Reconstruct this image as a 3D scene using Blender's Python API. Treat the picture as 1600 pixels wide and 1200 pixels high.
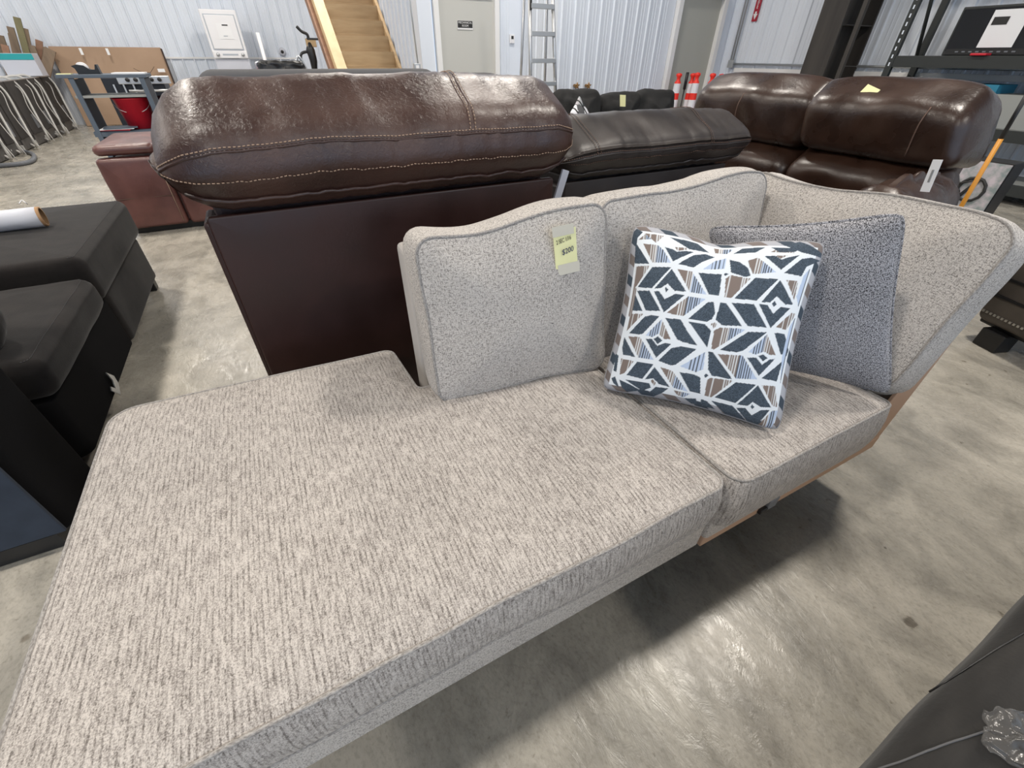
import bpy, math, random
import numpy as np
from mathutils import Vector, Matrix, noise
random.seed(7)
for o in list(bpy.data.objects): bpy.data.objects.remove(o)
SC = bpy.context.scene; COL = SC.collection
# ---------------------------------------------------------------- camera
EYE = 1.27; FPX = 663.0
TH = math.atan(512 / FPX); ROLL = math.radians(0.4); YAW = math.radians(27.65)
def _rz(v):
    c, s = math.cos(YAW), math.sin(YAW)
    return Vector((v[0]*c + v[1]*s, -v[0]*s + v[1]*c, v[2]))
_f = Vector((0, math.cos(TH), -math.sin(TH))); _u0 = Vector((0, math.sin(TH), math.cos(TH))); _r0 = Vector((1, 0, 0))
_r = _r0*math.cos(ROLL) + _u0*math.sin(ROLL); _u = -_r0*math.sin(ROLL) + _u0*math.cos(ROLL)
FW, RT, UP = _rz(_f), _rz(_r), _rz(_u)
cd = bpy.data.cameras.new('camera'); cam = bpy.data.objects.new('camera', cd); COL.objects.link(cam)
cam.matrix_world = Matrix(((RT.x, UP.x, -FW.x, 0), (RT.y, UP.y, -FW.y, 0), (RT.z, UP.z, -FW.z, EYE), (0, 0, 0, 1)))
cd.sensor_width = 36; cd.lens = FPX/1600*36; cd.clip_start = 0.02; cd.clip_end = 200
SC.camera = cam
def W(x, y, u=None, v=None, z=None):
    """world point where the photograph's point (x, y) meets the plane u=, v= or z="""
    d = FW*FPX + RT*(x-800) + UP*(600-y)
    t = u/d.x if u is not None else (v/d.y if v is not None else (z-EYE)/d.z)
    return Vector((0, 0, EYE)) + d*t
# ---------------------------------------------------------------- world, lamps, exposure
wd = bpy.data.worlds.new('world'); SC.world = wd; wd.use_nodes = True
bg = wd.node_tree.nodes['Background']; bg.inputs[0].default_value = (0.60, 0.77, 1.0, 1); bg.inputs[1].default_value = 1.35
SC.view_settings.view_transform = 'Standard'; SC.view_settings.look = 'None'
SC.view_settings.exposure = 0.1; SC.view_settings.gamma = 1.0; SC.view_settings.use_curve_mapping = False
CEIL = 5.6
LAMP_W = 125
LAMPS = [(3.3, 1.15), (-1.9, 1.15), (3.3, 5.4), (-1.9, 5.4), (-6.8, 5.4), (-1.9, 10.2), (-6.8, 10.2), (2.0, 10.6), (3.3, -4.2), (-1.9, -4.2)]
LSIZE = 0.55
for lx, ly in LAMPS:
    ld = bpy.data.lights.new('high_bay_light', 'AREA'); ld.shape = 'DISK'; ld.size = LSIZE; ld.energy = LAMP_W; ld.color = (1.0, 0.93, 0.84)
    lo = bpy.data.objects.new('high_bay_light', ld); COL.objects.link(lo); lo.location = (lx, ly, CEIL-0.62)
# ---------------------------------------------------------------- materials
def mat(name, col, rough=0.6, metal=0.0, bump=None, var=None, coat=0.0, emit=None, spec=None, sheen=0, alpha=None, trans=None):
    """bump=(scale, strength, distance) var=(scale, colour2, contrast) on object coordinates"""
    m = bpy.data.materials.new(name); m.use_nodes = True; nt = m.node_tree; b = nt.nodes['Principled BSDF']
    b.inputs['Base Color'].default_value = (*col, 1); b.inputs['Roughness'].default_value = rough; b.inputs['Metallic'].default_value = metal
    if coat: b.inputs['Coat Weight'].default_value = coat; b.inputs['Coat Roughness'].default_value = 0.25
    if spec is not None: b.inputs['Specular IOR Level'].default_value = spec
    if sheen: b.inputs['Sheen Weight'].default_value = sheen
    if emit: b.inputs['Emission Color'].default_value = (*emit[0], 1); b.inputs['Emission Strength'].default_value = emit[1]
    if alpha is not None: b.inputs['Alpha'].default_value = alpha
    if trans: b.inputs['Transmission Weight'].default_value = trans
    tc = nt.nodes.new('ShaderNodeTexCoord')
    if var:
        n = nt.nodes.new('ShaderNodeTexNoise'); n.inputs['Scale'].default_value = 1; n.inputs['Detail'].default_value = 5
        mp = nt.nodes.new('ShaderNodeMapping'); s = var[0]; mp.inputs['Scale'].default_value = s if isinstance(s, tuple) else (s, s, s)
        nt.links.new(tc.outputs['Object'], mp.inputs[0]); nt.links.new(mp.outputs[0], n.inputs['Vector'])
        r = nt.nodes.new('ShaderNodeValToRGB'); k = var[2] if len(var) > 2 else 0.3
        r.color_ramp.elements[0].position = 0.5-k/2; r.color_ramp.elements[0].color = (*var[1], 1)
        r.color_ramp.elements[1].position = 0.5+k/2; r.color_ramp.elements[1].color = (*col, 1)
        nt.links.new(n.outputs[0], r.inputs[0]); nt.links.new(r.outputs[0], b.inputs['Base Color'])
    if bump:
        n2 = nt.nodes.new('ShaderNodeTexNoise'); n2.inputs['Scale'].default_value = bump[0]; n2.inputs['Detail'].default_value = 4
        nt.links.new(tc.outputs['Object'], n2.inputs['Vector'])
        bp = nt.nodes.new('ShaderNodeBump'); bp.inputs['Strength'].default_value = bump[1]; bp.inputs['Distance'].default_value = bump[2]
        nt.links.new(n2.outputs[0], bp.inputs['Height']); nt.links.new(bp.outputs[0], b.inputs['Normal'])
    return m
def weave(name, light, dark, sx, sy, cross=True, fine=520, rough=0.95, lo=0.36, hi=0.62, bumpd=0.0012, wa=0.45, mid=None, lines=None):
    m = bpy.data.materials.new(name); m.use_nodes = True; nt = m.node_tree; N, L = nt.nodes, nt.links; b = N['Principled BSDF']
    b.inputs['Roughness'].default_value = rough; b.inputs['Specular IOR Level'].default_value = 0.15; b.inputs['Sheen Weight'].default_value = 0.15
    tc = N.new('ShaderNodeTexCoord')
    def nz(s, det=1.0):
        mp = N.new('ShaderNodeMapping'); mp.inputs['Scale'].default_value = s; L.new(tc.outputs['UV'], mp.inputs[0])
        n = N.new('ShaderNodeTexNoise'); n.inputs['Scale'].default_value = 1; n.inputs['Detail'].default_value = det; n.inputs['Roughness'].default_value = 0.6
        L.new(mp.outputs[0], n.inputs['Vector']); return n.outputs[0]
    def mth(op, a, c):
        q = N.new('ShaderNodeMath'); q.operation = op
        for i, v in enumerate((a, c)):
            if isinstance(v, (int, float)): q.inputs[i].default_value = v
            else: L.new(v, q.inputs[i])
        return q.outputs[0]
    a = nz((sx, sy, 1)); f = nz((fine, fine, 1))
    if cross: a = mth('MINIMUM', a, nz((sy, sx, 3)))
    g = nz((6, 6, 1), 3)
    if mid: f = mth('ADD', mth('MULTIPLY', f, 0.6), mth('MULTIPLY', nz((mid[0], mid[1], 5)), 0.4))
    h = mth('ADD', mth('MULTIPLY', a, wa), mth('MULTIPLY', f, 1-wa)); h2 = mth('ADD', h, mth('MULTIPLY', mth('SUBTRACT', g, 0.5), 0.10))
    if lines:      # thin sunken warp lines, broken up along their length
        sp = N.new('ShaderNodeSeparateXYZ'); L.new(tc.outputs['UV'], sp.inputs[0])
        fr = mth('FRACT', mth('ADD', mth('MULTIPLY', sp.outputs[0], lines), mth('MULTIPLY', nz((3, 3, 7), 2), 0.8)), 0)
        ln = mth('MULTIPLY', mth('LESS_THAN', fr, 0.30), mth('GREATER_THAN', nz((60, 22, 9)), 0.44))
        h2 = mth('SUBTRACT', h2, mth('MULTIPLY', ln, 0.07)); h = mth('SUBTRACT', h, mth('MULTIPLY', ln, 0.25))
    r = N.new('ShaderNodeValToRGB'); r.color_ramp.elements[0].position = lo; r.color_ramp.elements[0].color = (*dark, 1)
    r.color_ramp.elements[1].position = hi; r.color_ramp.elements[1].color = (*light, 1)
    L.new(h2, r.inputs[0]); L.new(r.outputs[0], b.inputs['Base Color'])
    bp = N.new('ShaderNodeBump'); bp.inputs['Strength'].default_value = 0.7; bp.inputs['Distance'].default_value = bumpd
    L.new(h, bp.inputs['Height']); L.new(bp.outputs[0], b.inputs['Normal'])
    return m
def leather(name, col, dark, rough=0.34, scale=70, bd=0.0022, coat=0.15):
    m = bpy.data.materials.new(name); m.use_nodes = True; nt = m.node_tree; N, L = nt.nodes, nt.links; b = N['Principled BSDF']
    tc = N.new('ShaderNodeTexCoord')
    n = N.new('ShaderNodeTexNoise'); n.inputs['Scale'].default_value = scale; n.inputs['Detail'].default_value = 6; n.inputs['Roughness'].default_value = 0.6; n.inputs['Distortion'].default_value = 0.8
    n2 = N.new('ShaderNodeTexNoise'); n2.inputs['Scale'].default_value = 5; n2.inputs['Detail'].default_value = 3
    L.new(tc.outputs['Object'], n.inputs['Vector']); L.new(tc.outputs['Object'], n2.inputs['Vector'])
    r = N.new('ShaderNodeValToRGB'); r.color_ramp.elements[0].position = 0.35; r.color_ramp.elements[0].color = (*dark, 1)
    r.color_ramp.elements[1].position = 0.65; r.color_ramp.elements[1].color = (*col, 1)
    L.new(n2.outputs[0], r.inputs[0]); L.new(r.outputs[0], b.inputs['Base Color'])
    rr = N.new('ShaderNodeMapRange'); rr.inputs[1].default_value = 0.3; rr.inputs[2].default_value = 0.7; rr.inputs[3].default_value = rough-0.05; rr.inputs[4].default_value = rough+0.14
    L.new(n2.outputs[0], rr.inputs[0]); L.new(rr.outputs[0], b.inputs['Roughness'])
    bp = N.new('ShaderNodeBump'); bp.inputs['Strength'].default_value = 0.55; bp.inputs['Distance'].default_value = bd
    L.new(n.outputs[0], bp.inputs['Height']); L.new(bp.outputs[0], b.inputs['Normal'])
    b.inputs['Coat Weight'].default_value = coat; b.inputs['Coat Roughness'].default_value = 0.3
    return m
M = {}
M['rib'] = weave('ribbed chenille', (0.56, 0.52, 0.485), (0.15, 0.132, 0.12), 140, 30, False, 430, lo=0.34, hi=0.58, wa=.28, mid=(260, 150), lines=105)
M['basket'] = weave('basket chenille', (0.57, 0.535, 0.50), (0.15, 0.135, 0.125), 300, 105, True, 420, lo=0.33, hi=0.52, wa=.55)
M['welt'] = weave('welt cord fabric', (0.42, 0.40, 0.38), (0.20, 0.185, 0.175), 200, 200, False, 420)
M['charcoal'] = weave('charcoal tweed', (0.44, 0.44, 0.47), (0.010, 0.010, 0.014), 330, 170, True, 420, lo=0.38, hi=0.55)
M['charcoal_cord'] = mat('charcoal cord', (0.035, 0.035, 0.04), 0.9)
M['tan'] = mat('tan dust cover', (0.50, 0.33, 0.235), 0.75, var=(3, (0.43, 0.28, 0.19), 0.4))
M['leather'] = leather('dark brown leather', (0.062, 0.028, 0.020), (0.034, 0.015, 0.012), 0.30, 80, 0.0035)
M['leather_panel'] = leather('brown vinyl panel', (0.038, 0.012, 0.009), (0.027, 0.009, 0.007), 0.42, 90, 0.0008, 0.05)
M['leather2'] = leather('charcoal brown leather', (0.034, 0.026, 0.024), (0.022, 0.017, 0.016), 0.40, 80, 0.001, 0.05)
M['leather3'] = leather('espresso leather', (0.045, 0.022, 0.014), (0.025, 0.012, 0.008), 0.27, 50, 0.0022, 0.2)
M['leather4'] = leather('chestnut leather', (0.16, 0.065, 0.055), (0.10, 0.04, 0.035), 0.33, 60, 0.002, 0.1)
M['taupe'] = leather('taupe suede', (0.10, 0.085, 0.07), (0.06, 0.05, 0.042), 0.7, 60, 0.001, 0.0)
M['thread'] = mat('tan thread', (0.36, 0.25, 0.18), 0.7)
M['thread_dark'] = mat('brown thread', (0.12, 0.07, 0.05), 0.7)
M['suede'] = mat('black suede', (0.021, 0.018, 0.017), 0.95, var=(14, (0.009, 0.008, 0.008), 0.5), bump=(150, 0.5, 0.001), spec=0.2, sheen=0.12)
M['suede_grey'] = mat('charcoal suede', (0.036, 0.034, 0.032), 0.92, var=((9, 34, 9), (0.017, 0.0165, 0.016), 0.55), bump=(150, 0.5, 0.001), spec=0.2, sheen=0.1)
M['black_cloth'] = mat('black dust cloth', (0.008, 0.008, 0.009), 0.95, spec=0.1)
M['daylit_back'] = mat('charcoal fabric with blue daylight', (0.04, 0.052, 0.075), 0.9, var=(12, (0.025, 0.034, 0.05), 0.5), bump=(120, 0.5, 0.001))  # blue daylight falling on the sofa back is put into this colour
M['sofa_grey'] = mat('grey upholstery', (0.10, 0.10, 0.105), 0.95, bump=(200, 0.4, 0.001))
M['sofa_black'] = mat('black upholstery', (0.028, 0.027, 0.027), 0.9, var=(8, (0.014, 0.014, 0.014), 0.5), bump=(90, 0.5, 0.003))
M['steel'] = mat('painted white steel', (0.73, 0.78, 0.86), 0.42)  # white paint; the blue of the daylight is mixed into its base colour
M['trim'] = mat('white trim', (0.80, 0.80, 0.80), 0.5)
M['door'] = mat('greige door paint', (0.53, 0.53, 0.50), 0.55)
M['door2'] = mat('beige door paint', (0.42, 0.42, 0.38), 0.55)
M['ceil'] = mat('ceiling liner', (0.45, 0.46, 0.47), 0.7)
M['galv'] = mat('galvanised metal', (0.50, 0.52, 0.54), 0.4, 0.7)
M['alu'] = mat('aluminium', (0.62, 0.63, 0.64), 0.38, 0.8)
M['black'] = mat('black plastic', (0.012, 0.012, 0.013), 0.4)
M['blackgloss'] = mat('black glass', (0.006, 0.006, 0.007), 0.12)
M['rack'] = mat('black rack steel', (0.022, 0.026, 0.026), 0.5, bump=(60, 0.3, 0.001))
M['desk'] = mat('blue-grey steel', (0.085, 0.11, 0.145), 0.5)
M['deskdark'] = mat('dark blue steel', (0.012, 0.016, 0.026), 0.55)
M['shelfgrey'] = mat('grey shelf board', (0.30, 0.31, 0.30), 0.6)
M['post'] = mat('dark primer steel', (0.022, 0.019, 0.017), 0.6, var=((9, 9, 0.8), (0.055, 0.048, 0.042), 0.5))
M['white'] = mat('white enamel', (0.80, 0.80, 0.82), 0.3)
M['whitegrey'] = mat('pale grey enamel', (0.55, 0.57, 0.64), 0.35)
M['paper'] = mat('white paper', (0.82, 0.83, 0.85), 0.8)
M['yellow'] = mat('yellow note', (0.88, 0.86, 0.47), 0.8)
M['tape'] = mat('masking tape', (0.66, 0.62, 0.52), 0.6, bump=(90, 0.3, 0.0006))
M['ink'] = mat('blue black ink', (0.02, 0.03, 0.10), 0.6)
M['inkblack'] = mat('black ink', (0.02, 0.02, 0.02), 0.6)
M['red'] = mat('red plastic', (0.55, 0.012, 0.03), 0.4)
M['orange'] = mat('orange-red plastic', (0.85, 0.035, 0.02), 0.45)
M['reflect'] = mat('reflective white tape', (0.78, 0.78, 0.82), 0.35)
M['maroon'] = mat('dark red sign', (0.38, 0.02, 0.04), 0.4)
M['teal'] = mat('teal print', (0.02, 0.33, 0.36), 0.6)
M['blue'] = mat('blue print', (0.02, 0.20, 0.32), 0.55)
M['card'] = mat('corrugated cardboard', (0.42, 0.29, 0.20), 0.85, var=(2, (0.36, 0.245, 0.165), 0.4))
M['carddark'] = mat('dark cardboard edge', (0.05, 0.03, 0.025), 0.9)
M['wood'] = mat('pine plywood', (0.52, 0.37, 0.21), 0.65, var=((2.5, 14, 14), (0.40, 0.27, 0.14), 0.5))
M['woodlight'] = mat('light pine lumber', (0.78, 0.60, 0.36), 0.6, var=((8, 2, 8), (0.70, 0.51, 0.29), 0.4))
M['woodred'] = mat('reddish lumber side', (0.36, 0.20, 0.13), 0.7, var=(12, (0.26, 0.15, 0.10), 0.4))
M['woodold'] = mat('weathered lumber', (0.27, 0.20, 0.14), 0.85, var=((10, 10, 1.5), (0.15, 0.11, 0.08), 0.5))
M['woodgreen'] = mat('greenish treated lumber', (0.22, 0.20, 0.11), 0.85, var=((10, 10, 1.5), (0.14, 0.13, 0.07), 0.5))
M['hose'] = mat('grey white hose', (0.50, 0.49, 0.47), 0.5)
M['hosegrey'] = mat('grey corrugated hose', (0.16, 0.17, 0.19), 0.6)
M['appliance'] = mat('dark appliance shell', (0.045, 0.040, 0.038), 0.8, var=(10, (0.028, 0.025, 0.024), 0.5))
M['appliance_low'] = mat('grey appliance chassis', (0.12, 0.115, 0.11), 0.6, var=(12, (0.07, 0.065, 0.06), 0.5))
M['stick'] = mat('orange handle', (0.62, 0.27, 0.03), 0.45)
M['brass'] = mat('brass', (0.35, 0.2, 0.08), 0.35, 0.8)
M['plasticfilm'] = mat('crumpled clear plastic', (0.16, 0.155, 0.15), 0.14, alpha=0.30, bump=(50, 0.6, 0.006), coat=0.5)
M['rollwhite'] = mat('white film roll', (0.66, 0.68, 0.75), 0.6, bump=(60, 0.3, 0.001))
M['kraft'] = mat('kraft core', (0.45, 0.27, 0.14), 0.8)
M['kraftshade'] = mat('kraft core in shade', (0.16, 0.09, 0.04), 0.9)
M['lampemit'] = mat('lamp lens', (0.9, 0.9, 0.9), 0.5, emit=((1, 0.94, 0.86), 6))
M['pinkish'] = mat('lilac picture print', (0.55, 0.50, 0.54), 0.6, var=(18, (0.25, 0.3, 0.3), 0.3))
M['nail'] = mat('nickel nailhead', (0.6, 0.58, 0.54), 0.3, 0.8)
# concrete floor
def concrete():
    m = bpy.data.materials.new('polished concrete'); m.use_nodes = True; nt = m.node_tree; N, L = nt.nodes, nt.links; b = N['Principled BSDF']
    tc = N.new('ShaderNodeTexCoord')
    def nz(s, det, dist=0, ro=0.55):
        mp = N.new('ShaderNodeMapping'); mp.inputs['Scale'].default_value = s; mp.inputs['Rotation'].default_value = (0, 0, 0.5); L.new(tc.outputs['Object'], mp.inputs[0])
        n = N.new('ShaderNodeTexNoise'); n.inputs['Scale'].default_value = 1; n.inputs['Detail'].default_value = det; n.inputs['Distortion'].default_value = dist; n.inputs['Roughness'].default_value = ro
        L.new(mp.outputs[0], n.inputs['Vector']); return n.outputs[0]
    def ramp(f, p0, c0, p1, c1):
        r = N.new('ShaderNodeValToRGB'); r.color_ramp.elements[0].position = p0; r.color_ramp.elements[0].color = (*c0, 1); r.color_ramp.elements[1].position = p1; r.color_ramp.elements[1].color = (*c1, 1)
        L.new(f, r.inputs[0]); return r.outputs[0]
    def mul(a, c):
        x = N.new('ShaderNodeMix'); x.data_type = 'RGBA'; x.blend_type = 'MULTIPLY'; x.inputs[0].default_value = 1; L.new(a, x.inputs[6]); L.new(c, x.inputs[7]); return x.outputs[2]
    base = ramp(nz((1.1, 1.1, 1), 6, 0.6), 0.34, (0.36, 0.34, 0.295), 0.66, (0.52, 0.485, 0.42))
    veins = ramp(nz((5, 3.2, 1), 10, 0.5, 0.72), 0.36, (0.66, 0.66, 0.66), 0.58, (1.08, 1.08, 1.08))
    spots = ramp(nz((26, 26, 1), 3, 0, 0.5), 0.24, (0.45, 0.42, 0.38), 0.31, (1, 1, 1))
    c = mul(mul(base, veins), spots)
    def spot(x, y, rad, k):
        d = N.new('ShaderNodeVectorMath'); d.operation = 'DISTANCE'; L.new(tc.outputs['Object'], d.inputs[0]); d.inputs[1].default_value = (x, y, 0)
        a_ = N.new('ShaderNodeMath'); a_.operation = 'MULTIPLY_ADD'; L.new(nz((70, 70, 1), 3), a_.inputs[0]); a_.inputs[1].default_value = rad*1.1; L.new(d.outputs['Value'], a_.inputs[2])
        return ramp(a_.outputs[0], rad*1.50, (k, k*.95, k*.9), rad*1.65, (1, 1, 1))
    for x_, y_, r_, k_ in ((1.262, -.045, .017, .42), (-.87, 1.12, .012, .6), (-.80, 1.02, .010, .6), (-.95, 1.05, .010, .65), (1.33, .30, .006, .45), (1.45, .12, .004, .4)): c = mul(c, spot(x_, y_, r_, k_))
    c = mul(c, ramp(nz((110, 80, 1), 4, 0, .6), .36, (.86, .86, .85), .5, (1.02, 1.02, 1.02)))
    L.new(c, b.inputs['Base Color'])
    rr = N.new('ShaderNodeMapRange'); rr.inputs[1].default_value = .3; rr.inputs[2].default_value = .7; rr.inputs[3].default_value = 0.14; rr.inputs[4].default_value = 0.42; L.new(nz((9, 5, 1), 8, 1.2, 0.7), rr.inputs[0]); L.new(rr.outputs[0], b.inputs['Roughness'])
    bp = N.new('ShaderNodeBump'); bp.inputs['Strength'].default_value = 0.35; bp.inputs['Distance'].default_value = 0.004; L.new(nz((30, 14, 1), 7, 1.0, 0.65), bp.inputs['Height']); L.new(bp.outputs[0], b.inputs['Normal'])
    return m
M['floor'] = concrete()
# ---------------------------------------------------------------- builders
def link(name, me, m, parent=None, smooth=True):
    o = bpy.data.objects.new(name, me); COL.objects.link(o)
    if m is not None: me.materials.append(m)
    if smooth: me.polygons.foreach_set('use_smooth', [True]*len(me.polygons))
    if parent is not None: o.parent = parent
    return o
def mesh(name, vs, fs, m, parent=None, smooth=False, uvs=None):
    me = bpy.data.meshes.new(name); me.from_pydata([tuple(v) for v in vs], [], fs); me.update()
    if uvs:
        ul = me.uv_layers.new(name='UVMap'); ul.data.foreach_set('uv', [c for f in uvs for p in f for c in p])
    return link(name, me, m, parent, smooth)
def tag(o, label, cat, group=None):
    o['label'] = label; o['category'] = cat
    if group: o['group'] = group
    return o
def struct(o): o['kind'] = 'structure'; return o
def thing(name, label, cat, loc=(0, 0, 0), rz=0, group=None):
    o = bpy.data.objects.new(name, None); COL.objects.link(o); o.location = loc; o.rotation_euler = (0, 0, rz); o.empty_display_size = 0.1
    return tag(o, label, cat, group)
def boxdata(c, s, R=None):
    vs = []
    for dx in (-.5, .5):
        for dy in (-.5, .5):
            for dz in (-.5, .5):
                p = Vector((dx*s[0], dy*s[1], dz*s[2]))
                if R is not None: p = R @ p
                vs.append(p + Vector(c))
    return vs, [(0, 1, 3, 2), (4, 6, 7, 5), (0, 4, 5, 1), (2, 3, 7, 6), (0, 2, 6, 4), (1, 5, 7, 3)]
def boxes(name, items, m, parent=None, bev=0.0):
    vs, fs = [], []
    for it in items:
        v, f = boxdata(*it); n = len(vs); vs += v; fs += [tuple(i+n for i in q) for q in f]
    o = mesh(name, vs, fs, m, parent)
    if bev:
        b = o.modifiers.new('bevel', 'BEVEL'); b.width = bev; b.segments = 2; b.limit_method = 'ANGLE'
    return o
def box(name, c, s, m, parent=None, bev=0.0, R=None): return boxes(name, [(c, s, R)], m, parent, bev)
def tube(name, pts, r, m, parent=None, closed=False, n=8, flat=None):
    pts = [Vector(p) for p in pts]; vs, fs, uv = [], [], []; K = len(pts); up = Vector((0, 0, 1)); s = 0
    prev = None
    for i, p in enumerate(pts):
        a = pts[(i-1) % K] if (closed or i > 0) else p; b = pts[(i+1) % K] if (closed or i < K-1) else p
        t = (b-a).normalized() if (b-a).length > 1e-9 else Vector((1, 0, 0))
        if prev is None:
            x = t.cross(up); x = x if x.length > 0.05 else t.cross(Vector((1, 0, 0))); x.normalize()
        else:
            x = prev - t*prev.dot(t); x.normalize()
        prev = x; y = t.cross(x); rr = r[i] if isinstance(r, (list, tuple)) else r
        for k in range(n):
            an = 2*math.pi*k/n; vs.append(p + x*math.cos(an)*rr + y*math.sin(an)*rr*(flat or 1))
    for i in range(K if closed else K-1):
        j = (i+1) % K
        for k in range(n):
            k2 = (k+1) % n; fs.append((i*n+k, i*n+k2, j*n+k2, j*n+k)); uv.append([(i*.01, k*.003), (i*.01, k*.003+.003), (i*.01+.01, k*.003+.003), (i*.01+.01, k*.003)])
    if not closed:
        fs.append(tuple(range(n-1, -1, -1))); fs.append(tuple((K-1)*n+k for k in range(n))); uv.append([(0, 0)]*n); uv.append([(0, 0)]*n)
    return mesh(name, vs, fs, m, parent, True, uv)
def lathe(name, prof, m, parent=None, loc=(0, 0, 0), n=20, axis='z'):
    vs, fs = [], []
    for r, h in prof:
        for k in range(n):
            a = 2*math.pi*k/n; p = (r*math.cos(a), r*math.sin(a), h)
            if axis == 'x': p = (p[2], p[0], p[1])
            if axis == 'y': p = (p[0], p[2], p[1])
            vs.append(Vector(p)+Vector(loc))
    for i in range(len(prof)-1):
        for k in range(n): fs.append((i*n+k, i*n+(k+1) % n, (i+1)*n+(k+1) % n, (i+1)*n+k))
    return mesh(name, vs, fs, m, parent, True)
def rrect(w, h, r, step=0.02, cx=0, cy=0):
    """densely sampled rounded rectangle outline, counter-clockwise"""
    r = min(r, w/2-1e-4, h/2-1e-4); return outline([(cx-w/2, cy-h/2), (cx+w/2, cy-h/2), (cx+w/2, cy+h/2), (cx-w/2, cy+h/2)], r, step)
def outline(poly, r, step=0.02):
    P = [Vector((p[0], p[1])) for p in poly]; n = len(P); out = []
    rs = r if isinstance(r, (list, tuple)) else [r]*n
    seg = []
    for i in range(n):
        a, b, c = P[i-1], P[i], P[(i+1) % n]; d1 = (a-b).normalized(); d2 = (c-b).normalized()
        half = d1.angle(d2)/2; t = rs[i]/math.tan(half) if rs[i] > 0 else 0
        p1, p2 = b+d1*t, b+d2*t; arc = []
        if rs[i] > 0:
            cen = b + (d1+d2).normalized()*(rs[i]/math.sin(half)); v1 = p1-cen; v2 = p2-cen; ang = v1.angle(v2); sg = 1 if v1.x*v2.y-v1.y*v2.x > 0 else -1
            k = max(3, int(ang/0.26))
            for j in range(k+1):
                q = ang*j/k*sg; arc.append(cen+Vector((v1.x*math.cos(q)-v1.y*math.sin(q), v1.x*math.sin(q)+v1.y*math.cos(q))))
        else: arc = [b]
        seg.append(arc)
    for i in range(n):
        out += seg[i]; a, b = seg[i][-1], seg[(i+1) % n][0]; L = (b-a).length; k = int(L/step)
        for j in range(1, k): out.append(a+(b-a)*j/k)
    return [(p.x, p.y) for p in out]
def pad(name, ol, z0, z1, r, m, parent=None, Mx=None, fn=None, puff=(0, 0), side=0.0, nring=10, nside=6, cen=None, pw=2.0, jit=0.0, jsc=6.0):
    """soft upholstered solid: a closed outline in local x,y with thickness in local z. Returns the object and its rings"""
    P = np.array(ol); n = len(P); nx = np.roll(P, -1, 0)-np.roll(P, 1, 0); ln = np.hypot(nx[:, 0], nx[:, 1])[:, None]; nx = nx/np.maximum(ln, 1e-9)
    nrm = np.stack([-nx[:, 1], nx[:, 0]], 1)     # inward
    if cen is None: cen = P.mean(0)
    cen = np.array(cen); per = np.concatenate([[0], np.cumsum(np.hypot(*(np.diff(np.vstack([P, P[:1]]), axis=0)).T))])
    Q = P + nrm*r; rings = []; kinds = []
    ss = [1-(1-i/nring)**1.0 for i in range(1, nring)]
    def faces(s, zz, pf, sg):
        p = cen + (Q-cen)*s; rings.append(np.column_stack([p, np.full(n, zz+sg*pf*(1-s**pw))])); kinds.append('f')
    for s in ss: faces(s, z0, puff[0], -1)
    for k in range(0, 5):
        a = math.pi/2*k/4; p = P + nrm*r*(1-math.sin(a)); rings.append(np.column_stack([p, np.full(n, z0 + r*(1-math.cos(a)))])); kinds.append('e')
    for k in range(1, nside):
        t = k/nside; p = P - nrm*side*math.sin(math.pi*t)**0.7; rings.append(np.column_stack([p, np.full(n, z0+r+(z1-z0-2*r)*t)])); kinds.append('e')
    iedge = len(rings)
    for k in range(0, 5):
        a = math.pi/2*k/4; p = P + nrm*r*(1-math.cos(a)); rings.append(np.column_stack([p, np.full(n, z1 - r*(1-math.sin(a)))])); kinds.append('e')
    for s in reversed(ss): faces(s, z1, puff[1], 1)
    verts = [np.append(cen, z0-puff[0])] + [v for rg in rings for v in rg] + [np.append(cen, z1+puff[1])]
    loc = [tuple(v) for v in verts]
    def tr(p):
        p = Vector(p)
        if fn: p = Vector(fn(p))
        if Mx is not None: p = Mx @ p
        if jit:
            p = p + noise.noise_vector(p*jsc)*jit
        return p
    W_ = [tr(p) for p in loc]; fs, uv = [], []; nr = len(rings)
    for k in range(n):
        k2 = (k+1) % n; fs.append((0, 1+k2, 1+k)); uv.append([loc[0][:2], loc[1+k2][:2], loc[1+k][:2]])
    for i in range(nr-1):
        e = kinds[i] == 'e' and kinds[i+1] == 'e'
        for k in range(n):
            k2 = (k+1) % n; a, b, c, d = 1+i*n+k, 1+i*n+k2, 1+(i+1)*n+k2, 1+(i+1)*n+k; fs.append((a, b, c, d))
            if e and i < iedge+1:
                s0, s1 = per[k], per[k+1]; uv.append([(s0, loc[a][2]), (s1, loc[b][2]), (s1, loc[c][2]), (s0, loc[d][2])])
            else: uv.append([loc[q][:2] for q in (a, b, c, d)])
    last = len(loc)-1
    for k in range(n):
        k2 = (k+1) % n; a, b = 1+(nr-1)*n+k, 1+(nr-1)*n+k2; fs.append((a, b, last)); uv.append([loc[a][:2], loc[b][:2], loc[last][:2]])
    o = mesh(name, W_, fs, m, parent, True, uv)
    R = [[W_[1+i*n+k] for k in range(n)] for i in range(nr)]
    return o, R, iedge, nring-1
def frame(o, ex, ey):
    ex = Vector(ex).normalized(); ey = Vector(ey); ey = (ey-ex*ey.dot(ex)).normalized(); ez = ex.cross(ey)
    return Matrix(((ex.x, ey.x, ez.x, o[0]), (ex.y, ey.y, ez.y, o[1]), (ex.z, ey.z, ez.z, o[2]), (0, 0, 0, 1)))
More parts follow.
